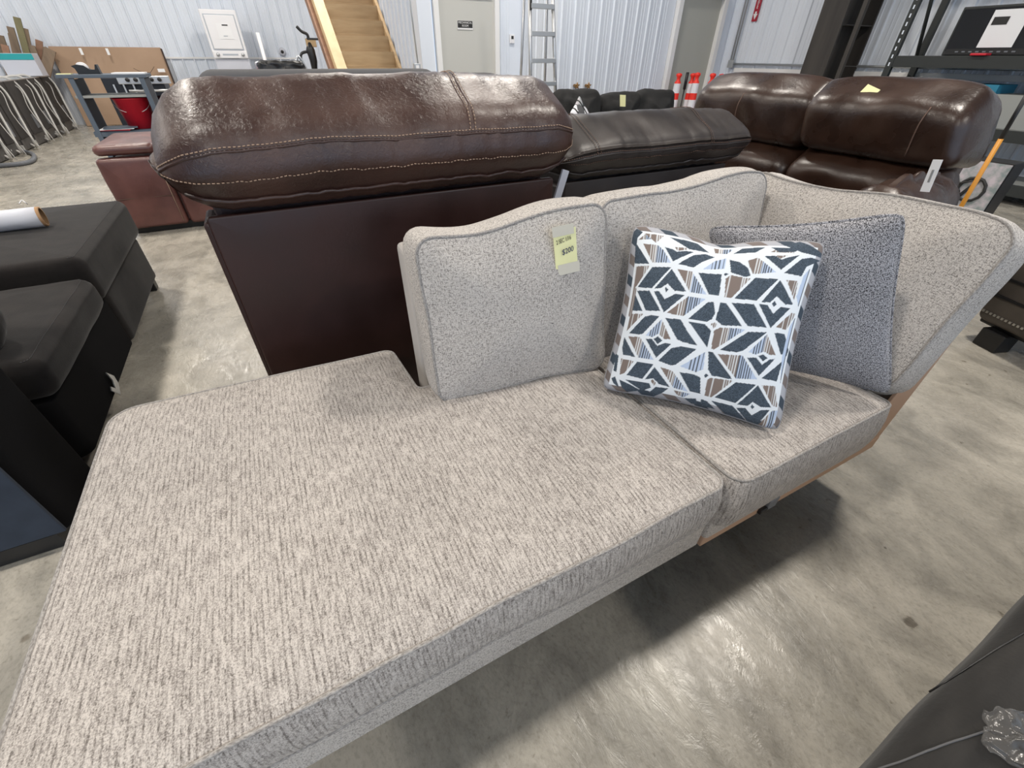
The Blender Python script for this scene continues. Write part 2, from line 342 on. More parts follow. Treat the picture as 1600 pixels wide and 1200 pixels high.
def text(name, s, size, m, parent, Mx, ext=0.0005, sx=1.0, shear=0.0, align='CENTER'):
    c = bpy.data.curves.new(name, 'FONT'); c.body = s; c.size = size; c.extrude = ext; c.align_x = align; c.align_y = 'CENTER'; c.shear = shear; c.resolution_u = 3
    t = bpy.data.objects.new(name, c); COL.objects.link(t); dg = bpy.context.evaluated_depsgraph_get()
    me = bpy.data.meshes.new_from_object(t.evaluated_get(dg)); bpy.data.objects.remove(t); me.transform(Mx @ Matrix.Scale(sx, 4, (1, 0, 0))); me.materials.clear()
    return link(name, me, m, parent, False)
def dashes(name, pts, r, m, parent, step=0.012, duty=0.62):
    """stitches: short thread pieces along a path, one joined part"""
    P = [Vector(p) for p in pts]; L = [0]
    for a, b in zip(P, P[1:]): L.append(L[-1]+(b-a).length)
    def at(s):
        s = max(0, min(L[-1], s))
        for i in range(len(P)-1):
            if s <= L[i+1]:
                t = (s-L[i])/max(1e-9, L[i+1]-L[i]); return P[i].lerp(P[i+1], t)
        return P[-1]
    vs, fs = [], []; s = 0
    while s < L[-1]-step*duty:
        a, b = at(s), at(s+step*duty); t = (b-a)
        if t.length > 1e-6:
            t.normalize(); x = t.cross(Vector((0, 0, 1))); x = x if x.length > .05 else t.cross(Vector((1, 0, 0))); x.normalize(); y = t.cross(x); n0 = len(vs)
            for q in (a, b):
                for k in range(4): vs.append(q+(x*math.cos(k*math.pi/2)+y*math.sin(k*math.pi/2))*r)
            fs += [(n0+k, n0+(k+1) % 4, n0+4+(k+1) % 4, n0+4+k) for k in range(4)]+[(n0+3, n0+2, n0+1, n0), (n0+4, n0+5, n0+6, n0+7)]
        s += step
    o = mesh(name, vs, fs, m, parent, True); o['kind'] = 'stuff'; return o
def nz(p, s): return noise.noise(Vector(p)*s)
def catmull(P, k=8):
    P = [Vector(p) for p in P]; out = []
    for i in range(len(P)-1):
        p0 = P[i-1] if i else P[0]*2-P[1]; p1, p2 = P[i], P[i+1]; p3 = P[i+2] if i+2 < len(P) else P[-1]*2-P[-2]
        for j in range(k):
            t = j/k; out.append(0.5*((2*p1)+(p2-p0)*t+(2*p0-5*p1+4*p2-p3)*t*t+(3*p1-p0-3*p2+p3)*t**3))
    return out+[P[-1]]
# ================================================================ SETTING
VB = 14.3; VM = 6.85; VD = 7.93; UC = 2.551; US = 4.29; UR = 7.85
flo = struct(mesh('floor', [(-12, -9, 0), (10, -9, 0), (10, 15, 0), (-12, 15, 0)], [(0, 1, 2, 3)], M['floor']))
struct(boxes('ceiling', [((-1, 3, CEIL+.05), (22, 24, .1))], M['ceil']))
PITCH = 0.2286
def panel_mesh(npitch, h, rib=0.019, minor=0.004):
    """ribbed steel liner panel: x along wall, y out of the wall, z up"""
    prof = []
    for i in range(npitch):
        x = i*PITCH
        prof += [(x, 0), (x+.012, rib), (x+.034, rib), (x+.046, 0)]
        for q in (0.098, 0.150): prof += [(x+q, 0), (x+q+.006, minor), (x+q+.018, minor), (x+q+.024, 0)]
    prof.append((npitch*PITCH, 0))
    vs = [(x, y, 0) for x, y in prof]+[(x, y, h) for x, y in prof]; n = len(prof)
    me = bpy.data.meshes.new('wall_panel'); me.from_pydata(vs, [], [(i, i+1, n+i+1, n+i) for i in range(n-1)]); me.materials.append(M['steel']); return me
def ribwall(name, p0, p1, h=CEIL, thick=0.1, rib=0.019, pit=4, back=None):
    """p0->p1 with the panelled face on the right-hand side of that direction (facing the room)"""
    p0, p1 = Vector((*p0, 0)), Vector((*p1, 0)); d = (p1-p0); L = d.length; d.normalize(); nrm = Vector((d.y, -d.x, 0))
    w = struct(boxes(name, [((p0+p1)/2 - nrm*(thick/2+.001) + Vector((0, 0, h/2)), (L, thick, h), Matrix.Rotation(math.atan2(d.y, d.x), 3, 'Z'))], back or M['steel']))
    k = 0; me = panel_mesh(pit, h, rib); ang = math.atan2(d.y, d.x)
    Rm = Matrix(((d.x, nrm.x, 0, 0), (d.y, nrm.y, 0, 0), (0, 0, 1, 0), (0, 0, 0, 1)))
    nfull = int(L/(pit*PITCH)+0.001)
    for i in range(nfull):
        o = bpy.data.objects.new('wall_panel', me); COL.objects.link(o); o.parent = w; o.matrix_local = Matrix.Translation(p0+d*(i*pit*PITCH)) @ Rm
    rest = int((L-nfull*pit*PITCH)/PITCH+.001)
    if rest > 0:
        o = bpy.data.objects.new('wall_panel', panel_mesh(rest, h, rib)); COL.objects.link(o); o.parent = w; o.matrix_local = Matrix.Translation(p0+d*(nfull*pit*PITCH)) @ Rm
    return w
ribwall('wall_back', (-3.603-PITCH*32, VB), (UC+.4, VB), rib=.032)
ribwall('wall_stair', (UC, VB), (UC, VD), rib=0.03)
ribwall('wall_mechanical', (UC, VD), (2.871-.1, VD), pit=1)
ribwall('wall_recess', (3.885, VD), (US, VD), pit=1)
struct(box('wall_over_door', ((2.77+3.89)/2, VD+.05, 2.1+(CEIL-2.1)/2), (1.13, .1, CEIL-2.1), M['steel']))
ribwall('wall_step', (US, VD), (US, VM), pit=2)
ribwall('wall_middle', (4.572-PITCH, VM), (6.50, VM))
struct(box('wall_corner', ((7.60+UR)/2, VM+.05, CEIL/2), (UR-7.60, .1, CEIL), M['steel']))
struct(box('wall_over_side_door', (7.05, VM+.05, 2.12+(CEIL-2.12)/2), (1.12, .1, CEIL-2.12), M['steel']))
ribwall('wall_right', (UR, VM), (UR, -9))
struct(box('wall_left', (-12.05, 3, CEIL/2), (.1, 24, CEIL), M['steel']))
# girt trim strips at wainscot height
for i, (a, b, m, d) in enumerate((((-11, VB), (UC-1.2, VB), 'trim', 0), ((UR, 6.6), (UR, -2), 'galv', 1))):
    z = 1.20 if d == 0 else 1.185
    if d == 0: struct(box('trim_%d' % (i+1), ((a[0]+b[0])/2, VB-.025, z), (b[0]-a[0], .03, .035), M[m]))
    else:
        o = tube('electrical_conduit', [(UR-.05, 6.55, z), (UR-.05, 4.0, z-.0), (UR-.05, 2.2, z)], .016, M['galv']); tag(o, 'grey metal conduit running level along the right wall', 'conduit')
struct(box('trim_3', (UR-.03, 2.0, 1.10), (.03, 9, .06), M['trim']))
# doors
d1 = struct(box('door_1', ((2.871+3.785)/2, VD+.02, 1.02), (.914, .045, 2.04), M['door'], bev=.003))
for nm, c, s in (('door_frame', (2.871-.04, VD, 1.05), (.08, .10, 2.10)), ('door_frame', (3.785+.04, VD, 1.05), (.08, .10, 2.10)), ('door_frame', (3.328, VD, 2.08), (1.0, .10, .08))):
    box(nm, c, s, M['trim'], d1, .004)
box('door_closer_strip', (3.4, VD-.02, 1.985), (.7, .03, .03), M['galv'], d1)  # galvanised strip near the top of the door
tube('door_lever', [(2.96, VD-.01, 1.0), (2.96, VD-.07, 1.0), (3.06, VD-.07, 1.0)], .011, M['alu'], d1)
sg = tag(box('door_sign', (3.29, VD-.010, 1.645), (.255, .006, .105), M['trim']), 'small black sign reading MECHANICAL ROOM on the grey door', 'sign')
box('sign_face', (3.29, VD-.0145, 1.655), (.245, .004, .082), M['inkblack'], sg)
text('lettering', 'MECHANICAL', .036, M['trim'], sg, frame((3.29, VD-.018, 1.674), (1, 0, 0), (0, 0, 1)))
text('lettering', 'ROOM', .036, M['trim'], sg, frame((3.29, VD-.018, 1.637), (1, 0, 0), (0, 0, 1)))
d2 = struct(box('door_2', (7.05, VM+.02, 1.03), (.93, .045, 2.06), M['door2'], bev=.003))
for nm, c, s in (('door_frame', (6.555, VM-.01, 1.06), (.09, .13, 2.12)), ('door_frame', (7.555, VM-.01, 1.06), (.09, .13, 2.12)), ('door_frame', (7.055, VM-.01, 2.10), (1.0, .13, .09))):
    box(nm, c, s, M['trim'], d2, .004)
for z in (1.83, 1.02, .25): box('hinge', (6.605, VM-.04, z), (.022, .03, .11), M['black'], d2)
# thermostat + outlet
t = tag(box('thermostat', (4.10, VD-.02, 1.495), (.085, .03, .115), M['white'], bev=.006), 'white wall thermostat beside the mechanical room door', 'thermostat')
box('display', (4.10, VD-.037, 1.512), (.04, .004, .04), M['inkblack'], t)
t = tag(box('wall_box', (4.08, VD-.025, .93), (.11, .05, .14), M['white'], bev=.008), 'white plastic box low on the wall behind the ladder', 'box')
box('lid', (4.08, VD-.053, .93), (.09, .006, .12), M['white'], t, .003)
# conduit by the stair wall with outlet
p = W(650, 90, v=VD-.05); p.x = min(p.x, 2.60); c1 = thing('wall_outlet', 'metal outlet box at the end of a vertical conduit beside the stairs', 'outlet', (p.x, VD-.03, 1.12))
box('outlet_box', (0, -.02, 0), (.10, .05, .11), M['galv'], c1, .006); tube('conduit', [(0.02, -.02, .05), (.0, -.02, .7), (-.02, -.02, 2.2)], .011, M['galv'], c1); box('socket_cover', (.0, -.05, 0), (.05, .012, .07), M['white'], c1, .004)
c2 = thing('junction_box', 'metal junction box on the right wall beside the beige door frame', 'box', (UR-.03, 6.58, 1.185))
box('box_body', (-.03, 0, 0), (.06, .11, .11), M['galv'], c2, .008)
tube('conduit', [(-.04, .02, .05), (-.04, .02, 3.2)], .014, M['galv'], c2); tube('conduit', [(-.04, -.03, .05), (-.04, -.03, 3.2)], .014, M['galv'], c2)
# fire sign
pf = W(1180, 30, u=UR-.03)
fs_ = tag(box('fire_extinguisher_sign', (UR-.024, pf.y+.02, 2.03), (.006, .10, .56), M['maroon']), 'red vertical EXTINGUISHER sign with a white down arrow on the right wall', 'sign')
for i, ch in enumerate('EXTINGUISHER'):
    text('letter', ch, .05, M['trim'], fs_, frame((UR-.029, pf.y+.02, 2.285-.033*i), (0, -1, 0), (0, 0, 1)))
ay = pf.y+.02; mesh('arrow', [(UR-.030, ay+.038, 1.845), (UR-.030, ay-.038, 1.845), (UR-.030, ay, 1.77), (UR-.030, ay+.016, 1.875), (UR-.030, ay-.016, 1.875), (UR-.030, ay-.016, 1.845), (UR-.030, ay+.016, 1.845)], [(0, 2, 1), (3, 6, 5, 4)], M['trim'], fs_)
# steel frame column on the right wall
pl = W(1287, 0, u=7.05).y; pr_ = W(1389, 0, u=7.05).y
cx = struct(box('trim_4', (7.05, (pl+4.36)/2, CEIL/2), (.03, .34, CEIL), M['post']))
cx.name = 'trim_4'
box('column_web', (7.43, 4.62, CEIL/2), (.76, .02, CEIL), M['post'], cx); box('column_flange', (7.80, 4.62, CEIL/2), (.03, .40, CEIL), M['post'], cx)
box('column_stiffener', (7.43, 4.52, 1.62), (.74, .19, .012), M['post'], cx)
box('column_flange', (7.08, 4.20, CEIL/2), (.05, .05, CEIL), M['post'], cx)
# lamps (real fixtures above the frame)
for i, (lx, ly) in enumerate(LAMPS):
    t = thing('high_bay_lamp', 'round high bay warehouse lamp hanging from the ceiling above the frame', 'lamp', (lx, ly, CEIL), 0, 'high bay lamps under the ceiling')
    lathe('lamp_housing', [(0.02, 0), (0.02, -.35), (.12, -.38), (.16, -.52), (.30, -.60), (.30, -.615), (.0, -.60)], M['galv'], t)
# stairs
st = thing('wooden_staircase', 'unfinished pine staircase rising along the ribbed wall beside the mechanical room', 'staircase', (0, 0, 0))
RISE, RUN = .2125, .24; v0 = 9.252 - 5.63*RUN
for k in range(16):
    z = (k+0.37)*RISE; vv = v0 + (k+.37)*RUN
    box('riser', ((1.60+UC-.085)/2, vv+.01, z+RISE/2-.02), (UC-1.60-.085, .02, RISE-.025), M['wood'], st)
    box('tread', ((1.60+UC-.085)/2, vv+RUN/2-.012, z-.02), (UC-1.60-.085, RUN+.02, .032), M['wood'], st, .004)
def slopeboard(name, u0, u1, off0, off1, m, par, z0=0.0, z1=4.0):
    vs = []
    for u in (u0, u1):
        for z, off in ((z0, off0), (z1, off0), (z1, off1), (z0, off1)):
            vs.append((u, v0 + (z-off)/RISE*RUN, z))
    return mesh(name, vs, [(0, 1, 2, 3), (7, 6, 5, 4), (0, 4, 5, 1), (1, 5, 6, 2), (2, 6, 7, 3), (3, 7, 4, 0)], m, par)
slopeboard('stringer', 1.44, 1.60, .13, -.08, M['woodlight'], st, 0.02, 3.6)
slopeboard('stringer_side', 1.37, 1.44, -.08, -.32, M['woodred'], st, 0.02, 3.6)
slopeboard('wall_stringer', UC-.085, UC-.035, .14, -.05, M['wood'], st, 0.02, 3.6)
# ================================================================ BACKGROUND OBJECTS
# cardboard sheet
t = thing('cardboard_sheet', 'large flat brown cardboard box leaning on the white ribbed wall', 'box', (-2.33, 13.95, 0))
Rt = Matrix.Rotation(-.10, 3, 'X'); box('panel', (0, 0.02, .69), (1.90, .06, 1.38), M['card'], t, .006, Rt); box('edge', (.96, .02, .68), (.02, .12, 1.36), M['carddark'], t, 0, Rt)
for dx in (-.42, .02): box('tape_strip', (dx, -.095, 1.30), (.045, .004, .11), M['paper'], t, 0, Rt)
box('tape_strip', (.82, -.06, .98), (.13, .004, .06), M['paper'], t, 0, Rt)
tube('scuff_line', [(.33, -.062, 1.02), (.45, -.055, .95), (.6, -.055, .94), (.72, -.066, 1.05)], .004, M['carddark'], t)
# stacked washer dryer
t = thing('stacked_washer_dryer', 'tall white stacked laundry unit standing against the ribbed back wall', 'appliance', (-.055, 13.60, 0))
box('upper_body', (0, .0, 1.62), (.68, .62, .78), M['white'], t, .015); box('lower_body', (0, .02, .60), (.68, .66, 1.18), M['whitegrey'], t, .015)
box('upper_door', (.0, -.325, 1.64), (.55, .03, .56), M['white'], t, .01); box('door_seam', (0, -.313, 1.64), (.585, .008, .595), M['galv'], t)
box('instruction_sheet', (.03, -.344, 1.66), (.27, .004, .26), M['paper'], t); box('control_panel', (0, -.33, 1.265), (.66, .04, .12), M['white'], t, .006)
box('print', (.06, -.348, 1.76), (.11, .003, .02), M['inkblack'], t); box('print', (.02, -.348, 1.58), (.08, .003, .015), M['galv'], t); box('panel_print', (.0, -.352, 1.265), (.30, .003, .03), M['galv'], t)
for dx in (-.24, .24): lathe('knob', [(0, -.04), (.03, -.04), (.035, 0)], M['galv'], t, (dx, -.345, 1.265), 14, 'y')
# white pole + round wall fitting
t = thing('floor_lamp_pole', 'white upright pole on a flat base near the exercise bike', 'pole', (.55, 12.2, 0)); tube('pole', [(0, 0, .02), (0, 0, 1.62)], .035, M['white'], t, n=12); lathe('base', [(0, .03), (.18, .03), (.2, 0)], M['white'], t)
p = W(441, 81, v=VB-.05); t = thing('round_wall_fitting', 'small round grey wall fitting with a black centre', 'fitting', (p.x, VB-.03, p.z)); lathe('rim', [(.03, -.03), (.075, -.03), (.085, .02)], M['whitegrey'], t, n=18, axis='y'); lathe('socket', [(0, -.035), (.035, -.035), (.035, 0)], M['black'], t, n=14, axis='y')
# exercise bike
b0 = W(485, 105, v=9.6); t = thing('exercise_bike', 'black exercise bike with a curved handlebar beside the wooden stairs', 'bike', (b0.x, 9.6, 0))
def loc(x, y, v=9.6): q = W(x, y, v=v); return (q.x-b0.x, q.y-9.6, q.z)
tube('handlebar', catmull([loc(463, 41), loc(471, 49), loc(480, 54), loc(483, 66)], 5), .022, M['black'], t)
tube('side_handle', catmull([loc(478, 108), loc(471, 94), loc(471, 84), loc(480, 81), loc(487, 84)], 5), .02, M['black'], t)
tube('mast', [(loc(493, 118)), (loc(490, 95)), (loc(485, 78)), (loc(483, 66))], [.035, .06, .07, .03], M['black'], t)
box('console', loc(486, 67), (.16, .05, .11), M['wood'], t, .01); box('console_top', loc(488, 61), (.18, .06, .03), M['black'], t, .008)
box('base_bar', (0, 0, .05), (.5, .08, .1), M['black'], t, .02); tube('frame_tube', [(0, 0, .08), loc(493, 118)], .04, M['black'], t)
# black folded bag
p = W(440, 104, v=6.4); t = thing('folded_black_stroller', 'folded black fabric gear on a white board behind the brown recliner', 'gear', (p.x, 6.4, 0))
pad('fabric_bundle', rrect(.46, .10, .04), 0, .3, .03, M['black'], t, frame((0, .15, p.z+.00), (1, 0, 0), (0, 0, 1)), jit=.02, jsc=14)
tube('frame_bar', catmull([(-.24, 0, p.z-.03), (-.22, 0, p.z+.04), (.12, 0, p.z+.03), (.2, 0, p.z+.09), (.26, 0, p.z-.03)], 5), .012, M['galv'], t)
box('white_board', (.12, 0, p.z-.06), (.5, .35, .02), M['white'], t); box('support', (0, .1, (p.z-.07)/2), (.4, .3, p.z-.07), M['sofa_grey'], t, .02); box('red_strip', (-.30, -.02, p.z-.06), (.2, .1, .02), M['red'], t)
# ladder
t = thing('step_ladder', 'aluminium step ladder standing in the corner by the thermostat', 'ladder', (0, 0, 0)); lv = 6.35
La = W(829, 132, v=lv); Ra = W(868, 140, v=lv); Lt = W(828, 0, v=lv); Rt_ = W(864, 0, v=lv)
def ext(a, b, z): return a + (b-a)*((z-a.z)/(b.z-a.z))
for a, b in ((La, Lt), (Ra, Rt_)): tube('rail', [ext(a, b, .02), ext(a, b, 2.4)], .028, M['alu'], t, n=4)
for k, yy in enumerate((10, 53, 95, 131)):
    zz = W(845, yy, v=lv).z; a = ext(La, Lt, zz); b = ext(Ra, Rt_, zz); box('step', (a+b)/2, ((b-a).x, .09, .05), M['alu'], t, .004)
for zz in (.25, .55):
    a = ext(La, Lt, zz); b = ext(Ra, Rt_, zz); box('step', (a+b)/2, ((b-a).x, .09, .05), M['alu'], t, .004)
for a, b in ((La, Lt), (Ra, Rt_)): a2 = ext(a, b, .02)+Vector((0, .45, 0)); b2 = ext(a, b, 2.4)+Vector((0, .06, 0)); tube('rear_rail', [a2, b2], .018, M['alu'], t, n=4)
a = ext(La, Lt, 1.85); box('warning_label', (a.x, a.y-.03, 1.85), (.03, .004, .22), M['inkblack'], t)
# brass hooks (two)
for x in (900, 918):
    p = W(x, 134, v=VM-.06); h = thing('brass_valve', ('left' if x == 900 else 'right')+' brass valve of the pair on the ribbed wall above the black sofa', 'valve', (p.x, VM-.03, p.z), 0, 'brass valves above the black sofa')
    lathe('body', [(0, -.07), (.03, -.06), (.022, -.03), (.022, .02)], M['brass'], h, n=10, axis='y')
    for k in range(5): tube('lever', [(0, -.06, 0), (.045*math.cos(k*1.257+.3), -.06, .045*math.sin(k*1.257+.3))], .010, M['brass'], h, n=5)
    tube('stem', [(0, -.04, 0), (0, -.04, -.09)], .008, M['galv'], h, n=6)
# traffic delineators
cz = [(1062, 114, 6.35), (1084, 114, 6.25), (1091, 113, 6.1), (1115, 114, 5.9), (1129, 115, 5.9)]
pos = ['leftmost, in front of the beige door', 'second from the left, behind its neighbour by the door frame', 'third from the left, beside the black handle', 'fourth, against the white door trim', 'rightmost, half behind the brown loveseat']
for i, (x, y, v) in enumerate(cz):
    p = W(x, y, v=v); h = 1.07; t = thing('traffic_delineator', 'orange and white delineator post, '+pos[i], 'traffic post', (p.x, v, p.z-h), 0, 'orange delineator posts by the beige door')
    t.location.z = 0; k = p.z/h
    def L(nm, pr, m): return lathe(nm, [(r, z*k) for r, z in pr], M[m], t, n=16)
    L('top_grip', [(0, 1.07), (.042, 1.06), (.048, 1.035), (.03, 1.01), (.028, .975), (.05, .945), (.052, .93)], 'orange')
    L('reflective_band', [(.052, .93), (.055, .80)], 'reflect'); L('body', [(.055, .80), (.057, .71)], 'orange'); L('reflective_band', [(.057, .71), (.060, .60)], 'reflect'); L('body', [(.060, .60), (.066, .06)], 'orange')
    boxes('base', [((0, 0, .03), (.22, .22, .06))], M['black'], t, .02)
p = W(1096, 118, v=6.0); t = thing('tool_with_black_grip', 'black upright tool handle behind the third delineator post', 'tool', (p.x, 6.3, 0)); tube('shaft', [(0, 0, .02), (0, 0, .9)], .012, M['black'], t); tube('grip', [(0, 0, .85), (0, 0, 1.08)], .024, M['black'], t)
# black three-seat sofa near the middle wall
def chunky_sofa(name, label, u0, u1, vf, vb, topz, m, ncush, seat=.46):
    t = thing(name, label, 'sofa', ((u0+u1)/2, vf, 0)); w = u1-u0
    for fx in (-.45, .45):
        for fy in (.1, .85): box('foot', (fx*w, fy*(vb-vf), .04), (.07, .07, .08), M['black'], t)
    pad('base', rrect(w, (vb-vf), .06, .06), .06, seat-.12, .03, m, t, Matrix.Translation((0, (vb-vf)/2, 0)))
    for s in (-1, 1): pad('arm', rrect(.24, vb-vf, .08, .05), .06, seat+.17, .08, m, t, Matrix.Translation((s*(w/2-.1), (vb-vf)/2, 0)), puff=(0, .02))
    pad('back', rrect(w-.1, .25, .08, .06), .06, topz-.1, .06, m, t, Matrix.Translation((0, vb-vf-.13, 0)))
    return t
SV = 5.5; p0 = W(862, 145, v=SV); p1 = W(1052, 145, v=SV)
sb = chunky_sofa('black_sofa', 'black sofa with three puffy back cushions below the brass valves', p0.x-.05, p1.x+.08, SV-.72, SV+.35, .86, M['sofa_black'], 3)
cw = [(862, 938, 143, 'left'), (938, 999, 147, 'centre'), (993, 1052, 143, 'right')]
for a, b, y, nm in cw:
    A = W(a, y, v=SV); B = W(b, y, v=SV); w = B.x-A.x
    pd, _, _, _ = pad('back_cushion', rrect(w*1.0, .50, .13, .04), -.10, .12, .09, M['sofa_black'], None, frame(((A.x+B.x)/2, SV, A.z-.235), (1, 0, 0), (0, .12, 1)), puff=(.03, .07), jit=.03, jsc=7)
    tag(pd, {'left': 'leftmost', 'centre': 'middle', 'right': 'rightmost'}[nm]+' puffy back cushion of the black sofa', 'cushion', 'black sofa back cushions')
    A = W(a, y, v=SV); pad('seat_cushion', rrect(w*.97, .62, .07, .06), .32, .48, .06, M['sofa_black'], sb, Matrix.Translation(((A.x+B.x)/2-sb.location.x, .34, 0)), puff=(0, .03))
p = W(975, 156, v=SV-.32); t = tag(mesh('price_note', [(p.x-.05, p.y, p.z-.07), (p.x+.04, p.y, p.z-.075), (p.x+.035, p.y+.02, p.z+.05), (p.x-.06, p.y+.02, p.z+.055)], [(0, 1, 2, 3)], M['yellow']), 'yellow price note on the middle cushion of the black sofa', 'note')
s_ = t.modifiers.new('s', 'SOLIDIFY'); s_.thickness = .002
p = W(910, 178, v=SV-.42); 
def pillow(name, label, quad, T, m, pinch=.07, n=24, cord=None, grp=None, dip=(0, 0), attr=None):
    """throw pillow between four corner points (top-left, top-right, bottom-right, bottom-left)"""
    TL, TR, BR, BL = [Vector(q) for q in quad]; nrm = ((TR-TL)+(BR-BL)).cross((TL-BL)+(TR-BR)).normalized(); vs, fs, uv = [], [], []
    w = ((TR-TL).length+(BR-BL).length)/2; h = ((TL-BL).length+(TR-BR).length)/2
    def P(x, y, s):
        X = x*(1-pinch*(1-y*y)); Y = y*(1-pinch*(1-x*x)); z = T/2*(max(0, (1-x*x)*(1-y*y))**.42)
        ear = (x*x*y*y)**4; X *= 1-.055*ear; Y *= 1-.055*ear
        if y > 0: Y -= dip[0]*math.exp(-((x-dip[1])/.28)**2)*y**3
        a, b = (X+1)/2, (Y+1)/2
        return TL*((1-a)*b)+TR*(a*b)+BR*(a*(1-b))+BL*((1-a)*(1-b))+nrm*(s*z)
    for s in (1, -1):
        N = n if s == 1 else 24; b = len(vs)
        def pr(i, N): t = -1+2*i/N; return math.sin(t*math.pi/2)*.4+t*.6
        for j in range(N+1):
            for i in range(N+1): vs.append(P(pr(i, N), pr(j, N), s))
        for j in range(N):
            for i in range(N):
                q = [b+j*(N+1)+i, b+j*(N+1)+i+1, b+(j+1)*(N+1)+i+1, b+(j+1)*(N+1)+i]; q = q if s == 1 else q[::-1]; fs.append(tuple(q))
                c = [(pr(i, N)*w/2, pr(j, N)*h/2), (pr(i+1, N)*w/2, pr(j, N)*h/2), (pr(i+1, N)*w/2, pr(j+1, N)*h/2), (pr(i, N)*w/2, pr(j+1, N)*h/2)]; uv.append(c if s == 1 else c[::-1])
    o = mesh(name, vs, fs, m, None, True, uv)
    if attr: attr(o, [(pr(i, n), pr(j, n)) for j in range(n+1) for i in range(n+1)])
    tag(o, label, 'pillow', grp)
    if cord:
        L = [(-1+2*k/30, -1) for k in range(30)]+[(1, -1+2*k/30) for k in range(30)]+[(1-2*k/30, 1) for k in range(30)]+[(-1, 1-2*k/30) for k in range(30)]
        tube('piping', [P(x*.999, y*.999, 0) for x, y in L], cord[0], cord[1], o, True, 6)
    return o
pl_ = pillow('throw_pillow', 'small geometric black and white throw pillow leaning on the left of the black sofa', [(p.x-.19, p.y, p.z+.02), (p.x-.03, p.y+.06, p.z+.19), (p.x+.20, p.y, p.z-.12), (p.x, p.y-.1, p.z-.34)], .12, M['white'], .06, 30)
me = pl_.data; me.materials.clear(); [me.materials.append(M[k]) for k in ('reflect', 'black', 'sofa_grey', 'pinkish')]
for f in me.polygons:
    uvc = me.uv_layers[0].data[f.loop_start].uv; a = (uvc.x*7+uvc.y*5); b_ = (uvc.x*7-uvc.y*5); q = (int(math.floor(a))+2*int(math.floor(b_))) % 4
    f.material_index = 1 if abs((a+b_) % 1.7-.85) < .1 else q
# grey recliners behind the big brown one
gv = 3.3
for i, (x0, x1, y, lab) in enumerate(((297, 690, 108, 'wide grey upholstered sofa back just showing above the big brown recliner'), (697, 792, 114, 'small grey sofa back showing above the brown recliner below the grey door'))):
    A = W(x0, y+8, v=gv); B = W(x1, y+6, v=gv); zt = W((x0+x1)/2, y, v=gv).z - .002; w = B.x-A.x-.02
    t = thing('grey_sofa' if i == 0 else 'grey_recliner', lab, 'sofa', ((A.x+B.x)/2, gv, 0)); ol = outline([(-w/2, .1), (w/2, .1), (w/2, zt), (-w/2, zt)], [.04, .04, .09, .09], .05)
    pad('backrest', ol, -.12, .12, .06, M['sofa_grey'], t, frame((0, .12, 0), (1, 0, 0), (0, 0, 1)), cen=(0, zt/2), puff=(.02, .02))
    for fx in (-.45, .45):
        for fy in (.35, .95): box('foot', (fx*w, fy, .06), (.07, .07, .12), M['black'], t)
    pad('seat', rrect(w, .75, .06, .06), .1, .48, .06, M['sofa_grey'], t, Matrix.Translation((0, .65, 0)), puff=(0, .03))
    if i == 1:
        ol = None
# chestnut leather sofa at left, seen across the aisle
t = thing('chestnut_reclining_sofa', 'reddish brown leather reclining sofa in the aisle left of the big recliner', 'sofa', (-1.22, 4.85, 0))
for i, (a, b) in enumerate(((0, .44), (.46, .95), (.97, 1.5))):
    pad('front_panel', outline([(a, .05), (b, .05), (b, .60), (a, .60)], .03, .04), -.06, .06, .03, M['leather4'], t, frame((0, .06, 0), (1, 0, 0), (0, 0, 1)), puff=(.01, .012), jit=.004)
    pad('armrest', outline([(a-.01, 0), (b-.03, 0), (b-.03, .85), (a-.01, .85)], .05, .05), .615, .69, .035, M['leather4'], t, Matrix.Translation((.02, .02, 0)), puff=(0, .012))
    tube('seam', [(a+.02, -.008, .30), (b-.02, -.008, .30)], .003, M['thread_dark'], t, n=5)
    tube('seam', [(b-.03, -.008, .08), (b-.03, -.008, .58)], .003, M['thread'], t, n=5)
box('base', (.75, .45, .3), (1.46, .75, .5), M['leather4'], t, .03); box('plinth', (.75, .42, .03), (1.45, .7, .06), M['black'], t)
# tall steel shelf desk with things on it
dv = 8.0; A = W(100, 118, v=dv); B = W(222, 118, v=dv); t = thing('metal_shelf_desk', 'blue-grey metal standing shelf holding the red bucket', 'shelf', (A.x, dv, 0)); dw = B.x-A.x; dh = 1.05
box('top', (dw/2-.02, .22, dh), (dw+.12, .50, .035), M['desk'], t, .004)
for x in (0.05, dw-.02):
    for y in (0, .44): box('leg', (x, y, dh/2), (.05, .04, dh), M['desk'], t)
    box('side_panel', (x+.02, .22, .52), (.012, .42, 1.0), M['deskdark'], t)
zs = [W(160, 151, v=dv).z, W(170, 207, v=dv).z]
for z in zs: box('shelf', (dw/2, .22, z), (dw, .44, .025), M['shelfgrey'] if z > .6 else M['desk'], t); 
box('shelf', (dw/2, .22, .12), (dw, .44, .025), M['deskdark'], t); box('front_beam', (dw/2, -.005, zs[1]-.02), (dw, .02, .05), M['desk'], t); box('lower_panel', (dw/2, .2, .25), (dw-.05, .02, .3), M['deskdark'], t)
p = W(207, 206, v=dv+.2); bk = thing('red_bucket', 'red plastic bucket on the middle shelf of the metal desk', 'bucket', (A.x+dw-.26, dv+.22, zs[1]+.013)); bh = .33
lathe('body', [(0, .003), (.15, .003), (.195, bh), (.205, bh), (.205, bh+.012), (.19, bh+.012), (.145, .02), (0, .02)], M['red'], bk, n=28)
tube('handle', [(.20*math.cos(a), -.17*abs(math.sin(a))*.6-.06, bh-.02-.13*math.sin(a)) for a in [math.pi*k/12 for k in range(13)]], .0035, M['galv'], bk, n=5)
